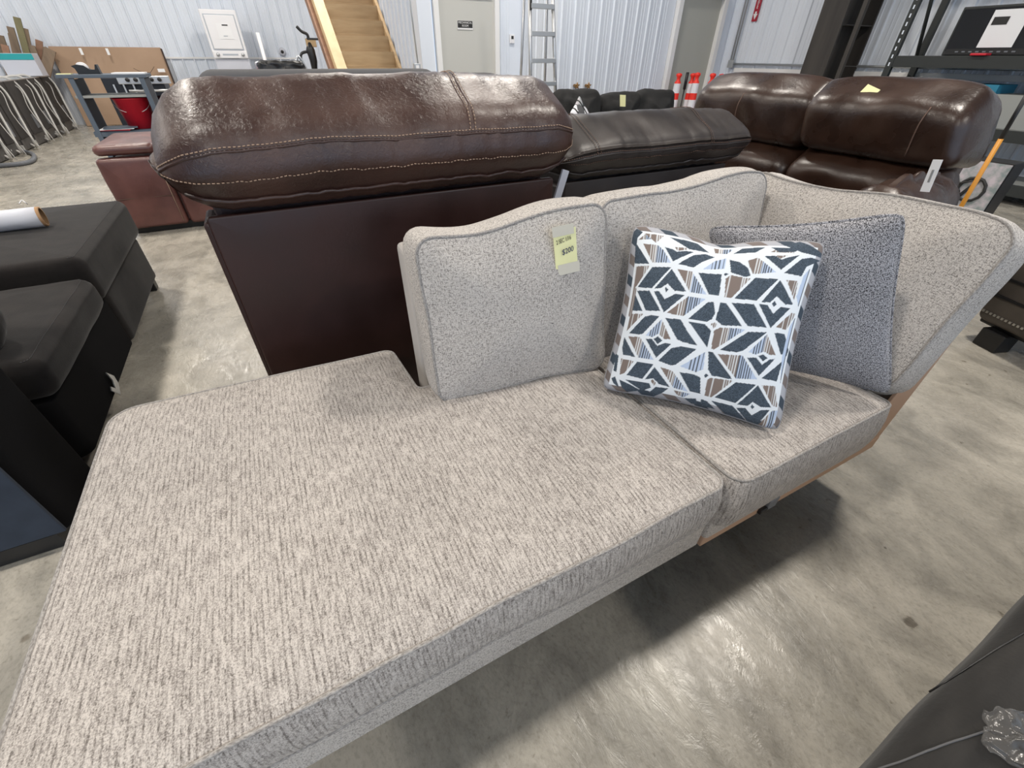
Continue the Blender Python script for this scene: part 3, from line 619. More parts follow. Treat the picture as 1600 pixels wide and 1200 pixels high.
for i, (c, dz, m, lab) in enumerate(((.12, 0, 'red', 'red folder under the loose papers on the metal desk shelf'), (.17, .012, 'paper', 'white paper stack lying on the shelf beside the red bucket'), (.10, .024, 'desk', 'blue folder on top of the shelf papers'))):
    tag(box('paper_folder', (A.x+.23+.03*i, dv+.13-.02*i, zs[1]+.021+dz), (.36, .28, .010), M[m], None, 0, Matrix.Rotation(.12*(i-1), 3, 'Z')), lab, 'folder')
# tape dispenser
td = thing('tape_dispenser', 'black desk tape dispenser with a white roll on the metal desk top', 'tape dispenser', (A.x+.12, dv+.15, dh+.018))
mesh('body', [(x, y, z) for y in (-.05, .05) for x, z in ((.0, 0), (.22, 0), (.215, .095), (.20, .095), (.18, .045), (.13, .045), (.085, .085), (.02, .095), (-.035, .08), (-.01, .055))], [tuple(range(10))[::-1], tuple(range(10, 20))]+[(i, (i+1) % 10, 10+(i+1) % 10, 10+i) for i in range(10)], M['black'], td)
lathe('tape_roll', [(.02, -.03), (.058, -.03), (.058, .03), (.02, .03)], M['white'], td, (.06, 0, .06), 20, 'y')
tag(box('note_pad', (A.x-.02, dv+.14, dh+.021), (.14, .1, .008), M['yellow']), 'yellow note pad on the metal desk beside the tape dispenser', 'note pad'); tag(box('paper_pile', (A.x+.62, dv+.2, dh+.024), (.34, .28, .014), M['paper'], None, .002), 'white papers at the right end of the metal desk top', 'paper')
# gas range behind
rv = 9.6; A2 = W(228, 117, v=rv); t = thing('gas_range', 'black and steel kitchen range behind the metal shelf desk', 'range', (A2.x, rv, 0)); rz_ = W(228, 116, v=rv).z
box('body', (-.2, .34, rz_/2-.02), (.76, .62, rz_-.04), M['deskdark'], t, .01); box('control_panel', (-.05, -.0, rz_-.07), (.66, .06, .10), M['alu'], t, .008)
for k in range(5): lathe('knob', [(0, -.05), (.024, -.05), (.028, 0)], M['black'], t, (-.25+.1*k, -.03, rz_-.065), 12, 'y')
tube('oven_handle', [(-.28, -.08, rz_-.2), (.24, -.08, rz_-.2)], .016, M['alu'], t); box('oven_window', (-.02, .02, rz_-.42), (.5, .02, .3), M['blackgloss'], t)
for k in range(3): box('cast_grate', (-.45+.12*k, -.0, rz_-.22), (.02, .03, .2), M['alu'], t)
# dishwashers standing in a row, backs out
nd = 0; v = 13.62
while v > 8.4:
    t = thing('dishwasher', ['farthest', 'second farthest', 'third farthest', 'fourth farthest', 'fifth farthest', 'sixth farthest', 'seventh farthest', 'eighth farthest', 'nearest'][min(8, nd)]+' dark dishwasher of the row along the left wall, hoses out', 'dishwasher', (-3.40, v, 0), 0, 'dishwashers in a row with their hoses out')
    v -= .62; nd += 1
    box('shell', (-.28, -.29, .535), (.56, .58, .74), M['appliance'], t, .008); box('chassis', (-.28, -.29, .09), (.52, .56, .16), M['appliance_low'], t, .01)
    box('top_rail', (-.28, -.29, .91), (.56, .58, .015), M['galv'], t); rn = random.Random(nd)
    y0 = -.1-.3*rn.random()
    tube('drain_hose', catmull([(-.35, y0-.2, .90), (-.1, y0, .95), (.03, y0+.05, .80), (.06, y0-.05, .45), (.10, y0-.22, .12), (.06, y0-.1, .03), (-.02, y0, .06)], 7), .017, M['hose'], t, n=6)
    y1 = -.15-.3*rn.random(); tube('supply_cord', catmull([(-.2, y1, .92), (.03, y1-.02, .8), (.05, y1-.15, .5), (.2, y1-.35, .04)], 6), .007, M['hose'], t, n=5)
    box('label_plate', (.004, -.2, .33), (.004, .14, .2), M['hosegrey'], t); box('foot', (-.0, -.12, .05), (.03, .04, .1), M['hose'], t)
p = W(50, 258, z=.03)
tag(tube('loose_hose', catmull([W(-40, 232, z=.03), W(15, 234, z=.03), W(50, 240, z=.03), W(48, 252, z=.03), W(10, 258, z=.03), W(-50, 260, z=.03)], 8), .028, M['hosegrey'], None, n=8), 'thick grey hose looped on the concrete in front of the dishwashers', 'hose')
p = W(2, 240, z=.06); o, _, _, _ = pad('white_bundle', rrect(.34, .26, .1, .03), 0, .13, .05, M['paper'], None, Matrix.Translation((p.x-.05, p.y, .005)), puff=(0, .04), jit=.03, jsc=12); tag(o, 'crumpled white plastic bundle on the floor at the left edge', 'bundle')
# lumber leaning on the wall
lum = [(-4, 55, 20, 130, 'woodold'), (12, 42, 30, 110, 'woodold'), (22, 27, 44, 112, 'woodgreen'), (34, 44, 46, 112, 'woodold'), (14, 53, 26, 112, 'woodold'), (45, 71, 60, 115, 'woodold'), (57, 63, 58, 112, 'woodred'), (69, 75, 64, 112, 'woodold'), (75, 77, 66, 110, 'woodold'), (-12, 66, 10, 118, 'woodold'), (3, 70, 14, 118, 'woodred')]
ordn = ['far left', 'second tallest', 'tallest greenish', 'narrow brown', 'short wide', 'squat dark', 'slim reddish', 'short pale', 'stubby right-hand', 'low left', 'short reddish left']
for i, (x, y, x2, y2, m) in enumerate(lum):
    vv = 13.9-.08*(i % 3); a = W(x+4, y, v=vv+.10); f = W(x2+6, y2, v=vv+.05); d = (a-f).normalized(); foot = f - d*((f.z-.01)/d.z); c = (a+foot)/2; L = (a-foot).length
    ex = Vector((1, 0, 0)); ez = d; ey = ez.cross(ex).normalized(); ex = ey.cross(ez); R = Matrix((ex, ey, ez)).transposed()
    tag(box('lumber_board', c, (.10 if i != 8 else .16, .035, L), M[m], None, .002, R), ordn[i]+' board of the scrap lumber leaning behind the dishwashers', 'board', 'scrap lumber leaning in the left corner')
t = tag(box('printed_carton', (W(38, 105, v=13.05).x, 13.05, .925+.17), (.50, .35, .34), M['whitegrey'], None, .006), 'pale carton with a teal band standing on the far dishwashers', 'box'); t.location.x -= 0; box('teal_band', (W(38, 105, v=13.05).x, 12.872, .925+.29), (.502, .006, .09), M['teal'], t)
# storage rack at right wall
RU = 7.12; RV0 = 3.66; RV1 = .2; t = thing('storage_rack', 'black steel storage rack standing along the right wall', 'rack', (0, 0, 0))
zb = W(1500, 97, u=RU).z; rv0 = W(1380, 125, u=RU).y
for (u, v) in ((RU, rv0), (RU+.6, rv0), (RU, RV1), (RU+.6, RV1)):
    box('upright', (u, v, 1.5), (.05, .07, 3.0), M['rack'], t)
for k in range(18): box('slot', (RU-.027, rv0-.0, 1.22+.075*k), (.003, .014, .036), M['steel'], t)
for z in (zb, .62, .14, 2.35):
    for u in (RU, RU+.6): box('beam', (u, (rv0+RV1)/2, z), (.04, rv0-RV1, .11), M['rack'], t, .003)
    box('deck', (RU+.3, (rv0+RV1)/2, z+.045), (.56, rv0-RV1, .02), M['shelfgrey'], t)
tube('brace', [(RU+.05, rv0, 2.3), (RU+.55, rv0, 1.22)], .022, M['rack'], t, n=4); tube('brace', [(RU+.05, rv0, .2), (RU+.55, rv0, 1.1)], .022, M['rack'], t, n=4)
mw = W(1487, 50, u=RU+.12); mz = zb+.056; t = thing('microwave_oven', 'black microwave oven with a white sheet taped on it on the rack', 'microwave', (RU+.32, mw.y-.40, mz))
box('body', (0, 0, .21), (.42, .78, .42), M['rack'], t, .008); box('door_glass', (-.216, .02, .22), (.01, .70, .36), M['blackgloss'], t, .004); box('control_strip', (-.218, 0, .035), (.008, .72, .05), M['black'], t)
box('paper_sheet', (-.224, -.06, .225), (.004, .30, .31), M['paper'], t); box('printed_logo', (-.228, .0, .29), (.003, .13, .065), M['inkblack'], t)
for k in range(9): box('button', (-.224, .25-.062*k, .035), (.004, .03, .012), M['hosegrey'], t)
tag(box('red_tag', (RU-.0, mw.y-.42, mz+.012), (.12, .14, .02), M['red'], None, .004), 'small red item in front of the microwave on the rack', 'item')
bp_ = W(1455, 118, u=RU+.05); tag(box('blue_carton', (RU+.3, bp_.y-.20, .675+.19), (.45, .92, .38), M['blue'], None, .004), 'blue carton on the rack shelf below the microwave', 'box')
bp_ = W(1575, 130, u=RU+.05); tag(box('grey_carton', (RU+.3, bp_.y-.22, .675+.15), (.45, .9, .30), M['shelfgrey'], None, .004), 'grey carton beside the blue one on the rack', 'box')
bp_ = W(1357, 120, u=7.5); tag(box('cream_carton', (7.50, bp_.y, .50), (.42, .34, 1.0), M['tape'], None, .004), 'cream carton between the dark column and the rack', 'box')
# boxes and handles right of the brown loveseat
p = W(1522, 248, u=5.3); R = Matrix.Rotation(-.18, 3, 'Y'); t = thing('picture_carton', 'tall carton printed with a bicycle picture behind the loveseat', 'box', (p.x, p.y, 0)); ph = p.z
box('carton', (.12, -.02, ph/2), (.22, .50, ph), M['black'], t, .004); box('printed_front', (.005, -.02, ph/2), (.008, .48, ph-.02), M['pinkish'], t)
for (dy, dz, r) in ((.06, -.30, .10), (-.10, -.22, .09)): tube('printed_wheel', [(-.004, dy+r*math.cos(a), ph+dz+r*math.sin(a)) for a in [k*.524 for k in range(12)]], .012, M['inkblack'], t, True, 5)
tube('printed_frame', [(-.004, .16, ph-.08), (-.004, .02, ph-.2), (-.004, -.12, ph-.14), (-.004, -.02, ph-.34)], .016, M['inkblack'], t, n=5); box('printed_window', (-.004, .12, ph-.06), (.006, .12, .06), M['teal'], t)
for i, (xa, ya, xb, yb, uu) in enumerate(((1564, 217, 1508, 312, 4.7), (1495, 268, 1478, 300, 4.75))):
    a, b = W(xa, ya, u=uu), W(xb, yb, u=uu); d = (a-b).normalized(); f = b - d*((b.z-.01)/d.z)
    tt = thing('broom', ['orange broom handle leaning in front of the picture carton', 'second orange handle, shorter, at the left of the picture carton'][i], 'broom', (0, 0, 0)); tube('handle', [f, a], .016, M['stick'], tt, n=8)
    e = a + d*(.30 if i == 0 else .02); tube('handle_top', [a, e], .014, M['black'], tt, n=8); box('broom_head', f+Vector((0, 0, .05)), (.08, .3, .1), M['black'], tt, .01)
# ================================================================ ESPRESSO LOVESEAT (right, facing left)
LU = 3.25
t = thing('espresso_leather_loveseat', 'glossy dark brown leather reclining loveseat with a yellow note, right of centre', 'sofa', (0, 0, 0)); t2 = t
def lw(x, y, u=LU): return W(x, y, u=u)
def headrest(v0_, v1_, zt, zb_, uc, thick, nm='headrest', tilt=.0, **kw):
    prof = outline([(uc-thick*.55, zb_), (uc+thick*.45, zb_-.02), (uc+thick*.5, zt-.06), (uc-thick*.05, zt), (uc-thick*.62, zt-.12)], [.08, .06, .08, .09, .10], .03)
    # local x->u, y->z, z-> -v
    Mx = frame((0, (v0_+v1_)/2, 0), (1, 0, 0), (0, 0, 1)); h = abs(v0_-v1_)/2
    def fn(p): 
        c = 1-abs(p.z/h)**4*.10; q = Vector((uc+(p.x-uc)*c, zb_+(p.y-zb_)*c, p.z)); q.z += tilt*(p.y-zb_); q.x += nz((q.x*2, q.y*2, q.z*3+zt*9), 2.4)*.03; return q
    return pad(nm, prof, -h, h, .07, M['leather3'], t2, Mx, fn, puff=(.02, .02), nside=14, nring=6, cen=(uc, (zt+zb_)/2))
a = lw(1106, 150).y; b = lw(1308, 150).y; c_ = lw(1262, 190).y; e_ = lw(1578, 185).y
print('loveseat v', a, b, c_, e_)
headrest(a+.02, b+.04, 1.20, .80, LU+.02, .34, tilt=.10); headrest(b+.02, e_+.03, 1.20, .82, LU-.02, .38, tilt=-.16)
headrest(a-.03, b+.03, .84, .50, LU-.02, .32, 'lumbar_roll'); headrest(b+.03, e_+.06, .86, .50, LU-.05, .34, 'lumbar_roll')
for v0_, v1_ in ((a, b+.03), (b+.01, e_+.06)):
    pad('seat_cushion', rrect(.62, v0_-v1_-.02, .08, .05), .28, .52, .07, M['leather3'], t2, Matrix.Translation((LU-.42, (v0_+v1_)/2, 0)), puff=(0, .05), jit=.01)
pad('back_shell', rrect(.14, a-e_-.16, .05, .06), .1, .98, .05, M['leather3'], t2, Matrix.Translation((LU+.20, (a+e_)/2+.06, 0)))
box('base', (LU-.2, (a+e_)/2, .2), (.95, a-e_-.05, .3), M['leather3'], t2, .04)
ar = lw(1415, 265, LU-.35); print('arm', ar)
pad('armrest', rrect(.66, .28, .12, .03), .44, .80, .12, M['leather3'], t2, Matrix.Translation((LU-.46, e_+.06, 0)), fn=lambda p: (p.x, p.y, p.z+.014*math.sin(p.x*44)*max(0, 1-abs(p.y)*6)), puff=(0, .03), jit=.012, jsc=12)
box('arm_side', (LU-.38, e_+.02, .26), (.74, .22, .34), M['leather3'], t2, .05)
pad('armrest', rrect(.66, .26, .12, .04), .36, .66, .11, M['leather3'], t2, Matrix.Translation((LU-.42, a+.12, 0)), puff=(0, .03), jit=.012)
# seams
for v0_, zt in (((b+e_)/2-.18, 1.20), ((a+b)/2, 1.20)):
    tube('seam', catmull([(LU-.235, v0_, .86), (LU-.255, v0_+.0, 1.0), (LU-.22, v0_, 1.08)], 5), .003, M['thread_dark'], t2, n=5)
p = W(1356, 146, u=LU-.175); nt_ = tag(box('price_note', (p.x, p.y, p.z), (.004, .085, .07), M['yellow'], None, 0, Matrix.Rotation(.5, 3, 'Y') @ Matrix.Rotation(.3, 3, 'X')), 'yellow price note on the right headrest of the brown loveseat', 'note')
p = W(1455, 275, u=LU-.62); tg = tag(box('care_tag', (p.x, p.y, p.z), (.004, .035, .13), M['paper'], None, 0, Matrix.Rotation(-.12, 3, 'X')), 'white hang tag on the near arm of the brown loveseat', 'tag'); box('tag_print', (p.x-.003, p.y, p.z+.0), (.002, .008, .05), M['galv'], tg, 0, Matrix.Rotation(-.12, 3, 'X'))
# taupe recliner at the right edge
p0 = W(1532, 492, z=.14); print('taupe', p0); t = thing('taupe_recliner', 'taupe recliner with nailhead trim cut off by the right edge', 'recliner', (p0.x, p0.y, 0))
tu, tv = p0.x, p0.y
n1 = W(1528, 488, v=tv).z; dirr = (W(1600, 512, z=n1)-Vector((tu, tv, n1))); dirr.z = 0; dirr.normalize(); print('dir', dirr, n1)
ang = math.atan2(dirr.y, dirr.x); t.rotation_euler = (0, 0, ang)
pad('front_panel', outline([(-.02, .12), (1.0, .12), (1.0, .52), (-.02, .52)], .04, .04), -.06, .06, .03, M['taupe'], t, frame((0, .05, 0), (1, 0, 0), (0, 0, 1)), puff=(.0, .01))
pad('back', outline([(-.0, .45), (1.0, .45), (1.0, 1.06), (.10, 1.06)], .08, .04), -.10, .10, .07, M['taupe'], t, frame((.0, .30, 0), (1, 0, 0), (0, .25, 1)), puff=(.0, .03), jit=.015)
pad('seat', rrect(1.0, .8, .06, .05), .2, .50, .06, M['taupe'], t, Matrix.Translation((.5, .55, 0)), puff=(0, .03))
box('base_rail', (.5, .1, .13), (1.02, .14, .07), M['black'], t, .01); box('foot', (.12, .03, .05), (.12, .10, .10), M['black'], t, .006); box('foot', (.9, .03, .05), (.12, .10, .10), M['black'], t, .006)
for z in (.36, .27): box('band', (.49, -.012, z), (.98, .02, .012), M['black'], t)
vs, fsn = [], []
for k in range(46):
    v_, f_ = boxdata((.01+.02*k, -.018, .175), (.011, .008, .011)); n0 = len(vs); vs += v_; fsn += [tuple(i+n0 for i in q) for q in f_]
mesh('nailheads', vs, fsn, M['nail'], t)['kind'] = 'stuff'
# ================================================================ BIG BROWN RECLINER (seen from behind)
def leather_back(name, label, V, u0, u1, zt, m, mp, rollbot, endr, thread, panel_u=None, lean=0, two=True, seamx=()):
    t = thing(name, label, 'recliner', ((u0+u1)/2, V, 0)); uc = (u0+u1)/2; h = (u1-u0)/2; zr = zt-rollbot
    # head roll profile in (v, z): camera side is negative v
    prof = outline([(-.02, rollbot), (.42, rollbot), (.46, zt-.05), (.12, zt+.0), (-.08, zt-.10), (-.11, rollbot+.10)], [.05, .05, .10, .14, .10, .06], .022)
    Mx = Matrix(((0, 0, 1, 0), (1, 0, 0, 0), (0, 1, 0, 0), (0, 0, 0, 1)))   # x->v, y->z, z->u
    def fn(p):
        e = abs(p.z/h); k = 1-.04*e**3; q = Vector((.15+(p.x-.15)*k, rollbot+(p.y-rollbot)*(1-.07*max(0, e-.2)**2*1.4), p.z))
        q.z += (.03*(q.y-rollbot)/zr)*(-1 if p.z < 0 else 1)
        if p.z < 0: q.y -= .075*max(0, (e-.72)/.28)**2*max(0, (q.y-rollbot)/zr-.2)
        w = nz((q.x*3, q.y*2.0, q.z*5+u0*5), 1.6)*.009 + nz((q.x*8, q.y*3, q.z*26+u0*5), 1.3)*.005*(1.6 if q.y < zt-.15 else .6)
        q.x -= w; q.y += w*.9; return q
    o, R, ie, _ = pad('head_roll', prof, -h, h, endr, m, t, Mx, fn, puff=(.03, .03), nside=60, nring=8, cen=(.17, (zt+rollbot)/2))
    pp = [Vector((x, y)) for x, y in prof]
    def idx(x, y): return min(range(len(pp)), key=lambda i: (pp[i]-Vector((x, y))).length)
    rg = [i for i in range(len(R))]
    def line(x, y, lo=9, hi=None, out=.003):
        k = idx(x, y); pts = [R[i][k] for i in range(7, len(R)-7)]; return [q+Vector((-out*.8, 0, out*.3)).yxz if False else q+Vector((0, -out*.8, out*.3)) for q in pts]
    s1 = line(-.10, zt-.135); s2 = line(-.10, rollbot+.085)
    for s in (s1, s2): dashes('stitching', s, .0016, thread, o, .011)
    tube('seam_ridge', [q+Vector((0, .003, -.010)) for q in s1], .005, m, o, n=6)
    tube('lower_fold', [R[i][idx(-.06, rollbot+.02)]+Vector((0, -.004, -.002)) for i in range(9, len(R)-9)], .006, m, t, n=6)
    for sx in seamx:   # cross seam over the roll
        i = int(7 + (len(R)-14)*sx)
        for di in (0, 1):
            k0, k1 = idx(-.10, zt-.14), idx(.30, zt); ks = []
            k = k0
            step_ = -1
            while k != k1 and len(ks) < 80: ks.append(k); k = (k+step_) % len(pp)
            dashes('cross_stitching', [R[min(i+di, len(R)-1)][k]+Vector((0, -.002, .003)) for k in ks], .0016, thread, o, .011)
    pu0, pu1 = panel_u or (-h+.04, h-.03); zp = rollbot-.012
    ol = outline([(pu0, .06), (pu1, .06), (pu1, zp-.0), (pu0, zp-.0)], .012, .05)
    pad('back_panel', ol, -.012, .012, .008, mp, t, frame((0, .01, 0), (1, 0, 0), (0, 0, 1)), nring=6, nside=2)
    for s in (pu0, pu1): box('side_frame', (s, .10, zp/2+.02), (.03, .16, zp-.08), mp, t, .01)
    box('inner_back', ((pu0+pu1)/2, .18, zp/2+.06), (pu1-pu0-.04, .26, zp-.06), mp, t, .02)
    for fx in (-.85, .85):
        for fy in (.15, 1.0): box('foot', (fx*h, fy, .05), (.07, .07, .10), M['black'], t)
    pad('seat', rrect(2*h, .70, .06, .06), .12, .50, .06, m, t, Matrix.Translation((0, .72, 0)), puff=(0, .04))
    for s in (-1, 1): pad('arm', rrect(.22, .85, .08, .05), .08, .62, .08, m, t, Matrix.Translation((s*(h-.11), .75, 0)), puff=(0, .03))
    return t
br = leather_back('brown_leather_recliner', 'big dark brown leather recliner seen from behind with stitched head roll', 1.50, -.25, 1.02, 1.232, M['leather'], M['leather_panel'], .915, .13, M['thread'], (-.585, .575), seamx=(.66,))
tag(box('pale_bracket', W(876, 291, v=1.52), (.03, .01, .12), M['whitegrey'], None, 0, Matrix.Rotation(.3, 3, 'Y')), 'pale plastic strip at the right edge of the big recliner back', 'strip')
leather_back('charcoal_leather_recliner', 'charcoal brown leather recliner seen from behind, right of the big brown one', 1.85, 1.20, 2.44, 1.06, M['leather2'], M['leather2'], .80, .10, M['thread_dark'], (-.57, .54), seamx=(.12, .70))
# ================================================================ BLACK SUEDE SECTIONAL (left)
t = thing('black_suede_sectional', 'black suede sectional sofa at the left carrying the white film roll', 'sofa', (0, 0, 0)); SU = -.88
def left_block(nm, v0_, v1_, z0, z1, m, r=.04, u1=SU, w=1.25, puff=.0, **kw):
    return pad(nm, rrect(w, v1_-v0_, .05, .05), z0, z1, r, m, t, Matrix.Translation((u1-w/2, (v0_+v1_)/2, 0)), puff=(0, puff), **kw)
left_block('connector_side', 1.70, 2.62, .07, .32, M['black_cloth'], .01, SU-.005)
left_block('base', 2.60, 3.56, .07, .34, M['suede'], .02, SU)
o, R1, i1, _ = left_block('front_cushion', 2.50, 3.60, .335, .555, M['suede'], .045, SU+.025, 1.32, .02, nside=5)
o, R2, i2, _ = left_block('seat_cushion', 1.72, 2.50, .325, .475, M['suede'], .045, SU+.03, 1.30, .015, nside=5, jit=.006)
o, R3, i3, _ = left_block('back_frame', 1.345, 1.66, .06, .92, M['black_cloth'], .01, SU, 1.3)
box('back_skin', (SU-.65, 1.335, .50), (1.295, .012, .84), M['daylit_back'], t, .003); box('plinth', (SU-.66, 1.40, .045), (1.24, .10, .085), M['black'], t)
pad('back_cushion', rrect(1.2, .52, .1, .05), -.10, .10, .08, M['suede'], t, frame((SU-.66, 1.86, .72), (1, 0, 0), (0, -.15, 1)), puff=(.05, .05), jit=.02)
for (ux, vx) in ((SU-.05, 3.50), (SU-1.2, 3.50)): box('foot', (ux, vx, .035), (.06, .07, .07), M['black'], t, .006)
for R_, ii in ((R1, i1), (R2, i2)):
    ln = [q+Vector((.0, 0, .001)) for q in R_[ii+3] if q.x > SU-.06]; ln.sort(key=lambda q: q.y); dashes('stitching', ln, .0009, M['sofa_grey'], t, .009)
bq = W(176, 600, u=SU+.008); bk = mesh('metal_bracket', [(SU+.006, bq.y+a*.05, bq.z+b*.055) for a, b in ((.2, 1), (1, .2), (.9, -.5), (.0, -1.1), (-.9, -.1), (-.6, .1), (-.1, -.4), (.35, .15))], [tuple(range(8))], M['alu'], t); sm = bk.modifiers.new('s', 'SOLIDIFY'); sm.thickness = .004
fr = W(68, 338, z=.617); fr2 = fr+Vector((-1.1, -.12, 0)); t = thing('film_roll', 'roll of white protective film lying on the black suede cushion', 'roll', (0, 0, 0)); R0 = .047
d = (fr2-fr).normalized(); k0 = fr; 
tube('film', [k0+d*.012, k0+d*.10, k0+d*1.1], R0, M['rollwhite'], t, n=28)
sd = d.cross(Vector((0, 0, 1))).normalized(); upv = sd.cross(d)
def ringpts(c, r): return [c + sd*math.cos(a)*r + upv*math.sin(a)*r for a in [2*math.pi*k/28 for k in range(28)]]
ra, rb, rc_ = ringpts(k0, R0*.98), ringpts(k0, R0*.82), ringpts(k0+d*.15, R0*.80); rd = ringpts(k0+d*.02, R0*.99)
mesh('core', ra+rb+rd, [(i, (i+1) % 28, 28+(i+1) % 28, 28+i) for i in range(28)]+[(i, 56+i, 56+(i+1) % 28, (i+1) % 28) for i in range(28)], M['kraft'], t, True)
# shallow end cap; its darker kraft paints the shade of the hollow core
mesh('core_inside', ringpts(k0-d*.0005, R0*.82)+ringpts(k0+d*.010, R0*.80), [(i, (i+1) % 28, 28+(i+1) % 28, 28+i) for i in range(28)]+[tuple(28+i for i in range(28))], M['kraftshade'], t, True)
tube('loose_thread', catmull([W(30, 318, z=.655), W(34, 313, z=.665), W(39, 316, z=.662), W(43, 319, z=.65)], 5), .0022, M['paper'], t, n=5)
# ================================================================ CHARCOAL SOFA bottom right
t = thing('charcoal_suede_sofa', 'charcoal suede sofa corner cut off by the bottom right of the frame', 'sofa', (0, 0, 0)); ZT = .62
ol = outline([(.30, -.95), (2.3, -.95), (2.3, -.090), (.30, -.090)], .03, .03)
o, R4, i4, _ = pad('arm_top', ol, .52, ZT, .035, M['suede_grey'], t, None, lambda p: (p.x, p.y+.004*nz((p.x*4, 0, 0), 1.5), p.z), nring=14, cen=(1.2, -.5), puff=(0, .0))
pad('base', outline([(.36, -.93), (2.25, -.93), (2.25, -.19), (.36, -.19)], .04, .05), .04, .53, .03, M['suede_grey'], t)
def surf(ob, x, y, lift=.001):
    d = (W(x, y, z=.4)-Vector((0, 0, EYE))).normalized(); h = ob.ray_cast(Vector((0, 0, EYE)), d)
    return h[1]+h[2]*lift if h[0] else None
def seam_on(ob, x0, y0, x1, y1, rad, m, n=16):
    pts = [surf(ob, x0+(x1-x0)*k/n, y0+(y1-y0)*k/n+math.sin(k*.5)*1.2) for k in range(n+1)]; pts = [p for p in pts if p is not None]
    if len(pts) > 2: tube('seam', pts, rad, M[m], t, n=5)
seam_on(o, 1441, 1089, 1640, 965, .0013, 'black'); seam_on(o, 1372, 1203, 1545, 1139, .0012, 'sofa_grey')
# plastic bag
pb = [W(x, y, z=ZT+h) for x, y, h in ((1536, 1108, .02), (1570, 1122, .035), (1600, 1130, .03), (1660, 1130, .02), (1660, 1260, .02), (1570, 1240, .015), (1556, 1180, .012), (1545, 1140, .015))]
nb = 40; vs, fsn = [], []
for j in range(nb+1):
    for i in range(nb+1):
        a, b = i/nb, j/nb; top = pb[0].lerp(pb[3], a) + (Vector((0, 0, .02*math.sin(a*6)))); bot = pb[6].lerp(pb[4], a); q = top.lerp(bot, b); q = q + noise.noise_vector(q*30)*.012 + noise.noise_vector(q*90)*.006; q.z = max(q.z, ZT+.004); vs.append(q)
for j in range(nb):
    for i in range(nb): k = j*(nb+1)+i; fsn.append((k, k+1, k+nb+2, k+nb+1))
o = mesh('plastic_bag', vs, fsn, M['plasticfilm'], None, True); tag(o, 'crumpled clear plastic bag lying on the charcoal sofa', 'bag'); sm = o.modifiers.new('s', 'SOLIDIFY'); sm.thickness = .0008
# ================================================================ LIGHT CORNER SOFA (the subject)
S = thing('beige_corner_sofa', 'light beige chenille corner sofa section with a wide chaise end and bare tan side', 'sofa', (0, 0, 0))
# base under the chaise
bo = outline([(-.545, .345), (.765, .345), (.765, 1.08), (.24, 1.08), (-.545, 1.22)], [.06, .01, .02, .02, .06], .03)
pad('chaise_base', bo, .195, .36, .015, M['basket'], S, None, nring=4, nside=3, cen=(.1, .8))
co = outline([(-.573, .322), (.745, .322), (.745, 1.00), (.215, 1.00), (.20, 1.245), (-.573, 1.285)], [.055, .045, .03, .015, .04, .065], .022)
def chfn(p):
    x, y, z = p; z += .004*nz((x*3, y*3, 0), 1.0); y += (.006*nz((x*5, 0, z*3), 1.2)) if y < .5 else 0; return (x, y, z)
o, RC, ic, nf = pad('chaise_cushion', co, .345, .497, .022, M['rib'], S, None, chfn, puff=(0, .016), side=.008, nring=16, nside=5, cen=(.0, .75), pw=6)
tube('welt', [q+Vector((0, 0, .0012)) for q in RC[ic+2]], .0042, M['welt'], o, True, 8)
tube('lower_welt', [q for q in RC[nf+4]], .0035, M['welt'], o, True, 6)
# right seat cushion
so = outline([(.757, .310), (1.405, .310), (1.405, .98), (.757, .98)], [.05, .03, .03, .02], .022)
def sfn(p):
    x, y, z = p; z += .004*nz((x*4, y*4, 3), 1.0); return (x, y+.0, z)
o, RS, is_, nf2 = pad('seat_cushion', so, .300, .492, .024, M['rib'], S, None, sfn, puff=(0, .014), side=.008, nring=14, nside=5, pw=5)
tube('welt', [q+Vector((0, 0, .0012)) for q in RS[is_+2]], .0042, M['welt'], o, True, 8)
pad('seat_apron', outline([(.768, .335), (1.40, .335), (1.40, .9), (.768, .9)], .012, .04), .232, .315, .01, M['basket'], S, None, nring=3, nside=2)
box('tan_rail', (1.185, .365, .222), (.83, .05, .055), M['tan'], S, .003)['label'] = 'bare tan kraft fabric under the seat'
box('rail_clip', (1.05, .337, .225), (.045, .012, .045), M['hosegrey'], S, .004); box('rail_clip_pin', (1.012, .335, .215), (.03, .014, .018), M['black'], S, .003)
# back frame behind, side frame at right
def prism(name, pts, a0, a1, axis, m, par, bev=.0):
    n = len(pts); vs = []
    for a in (a0, a1):
        for x, y in pts: vs.append((x, a, y) if axis == 'v' else (a, x, y))
    fs_ = [tuple(range(n)), tuple(range(2*n-1, n-1, -1))]+[(i, n+i, n+(i+1) % n, (i+1) % n) for i in range(n)]
    o = mesh(name, vs, fs_, m, par)
    if bev: b = o.modifiers.new('bevel', 'BEVEL'); b.width = bev; b.segments = 3; b.limit_method = 'ANGLE'
    return o
prism('back_frame', [(1.09, .195), (1.20, .195), (1.21, .855), (1.125, .855)], .258, 1.62, 'u', M['basket'], S, .015)
prism('side_frame', [(1.50, .195), (1.60, .195), (1.65, .875), (1.585, .875)], .352, 1.17, 'v', M['basket'], S, .015)
prism('tan_side', [(1.39, .195), (1.60, .195), (1.636, .80), (1.575, .80)], .342, .352, 'v', M['tan'], S, .002)['label'] = 'bare tan fabric on the open side of the frame'
for (x, y) in ((-.46, .60), (-.46, 1.12), (.70, .62), (1.52, .62), (1.52, 1.10), (.35, 1.02)): box('foot', (x, y, .0985), (.06, .06, .197), M['black'], S, .008)
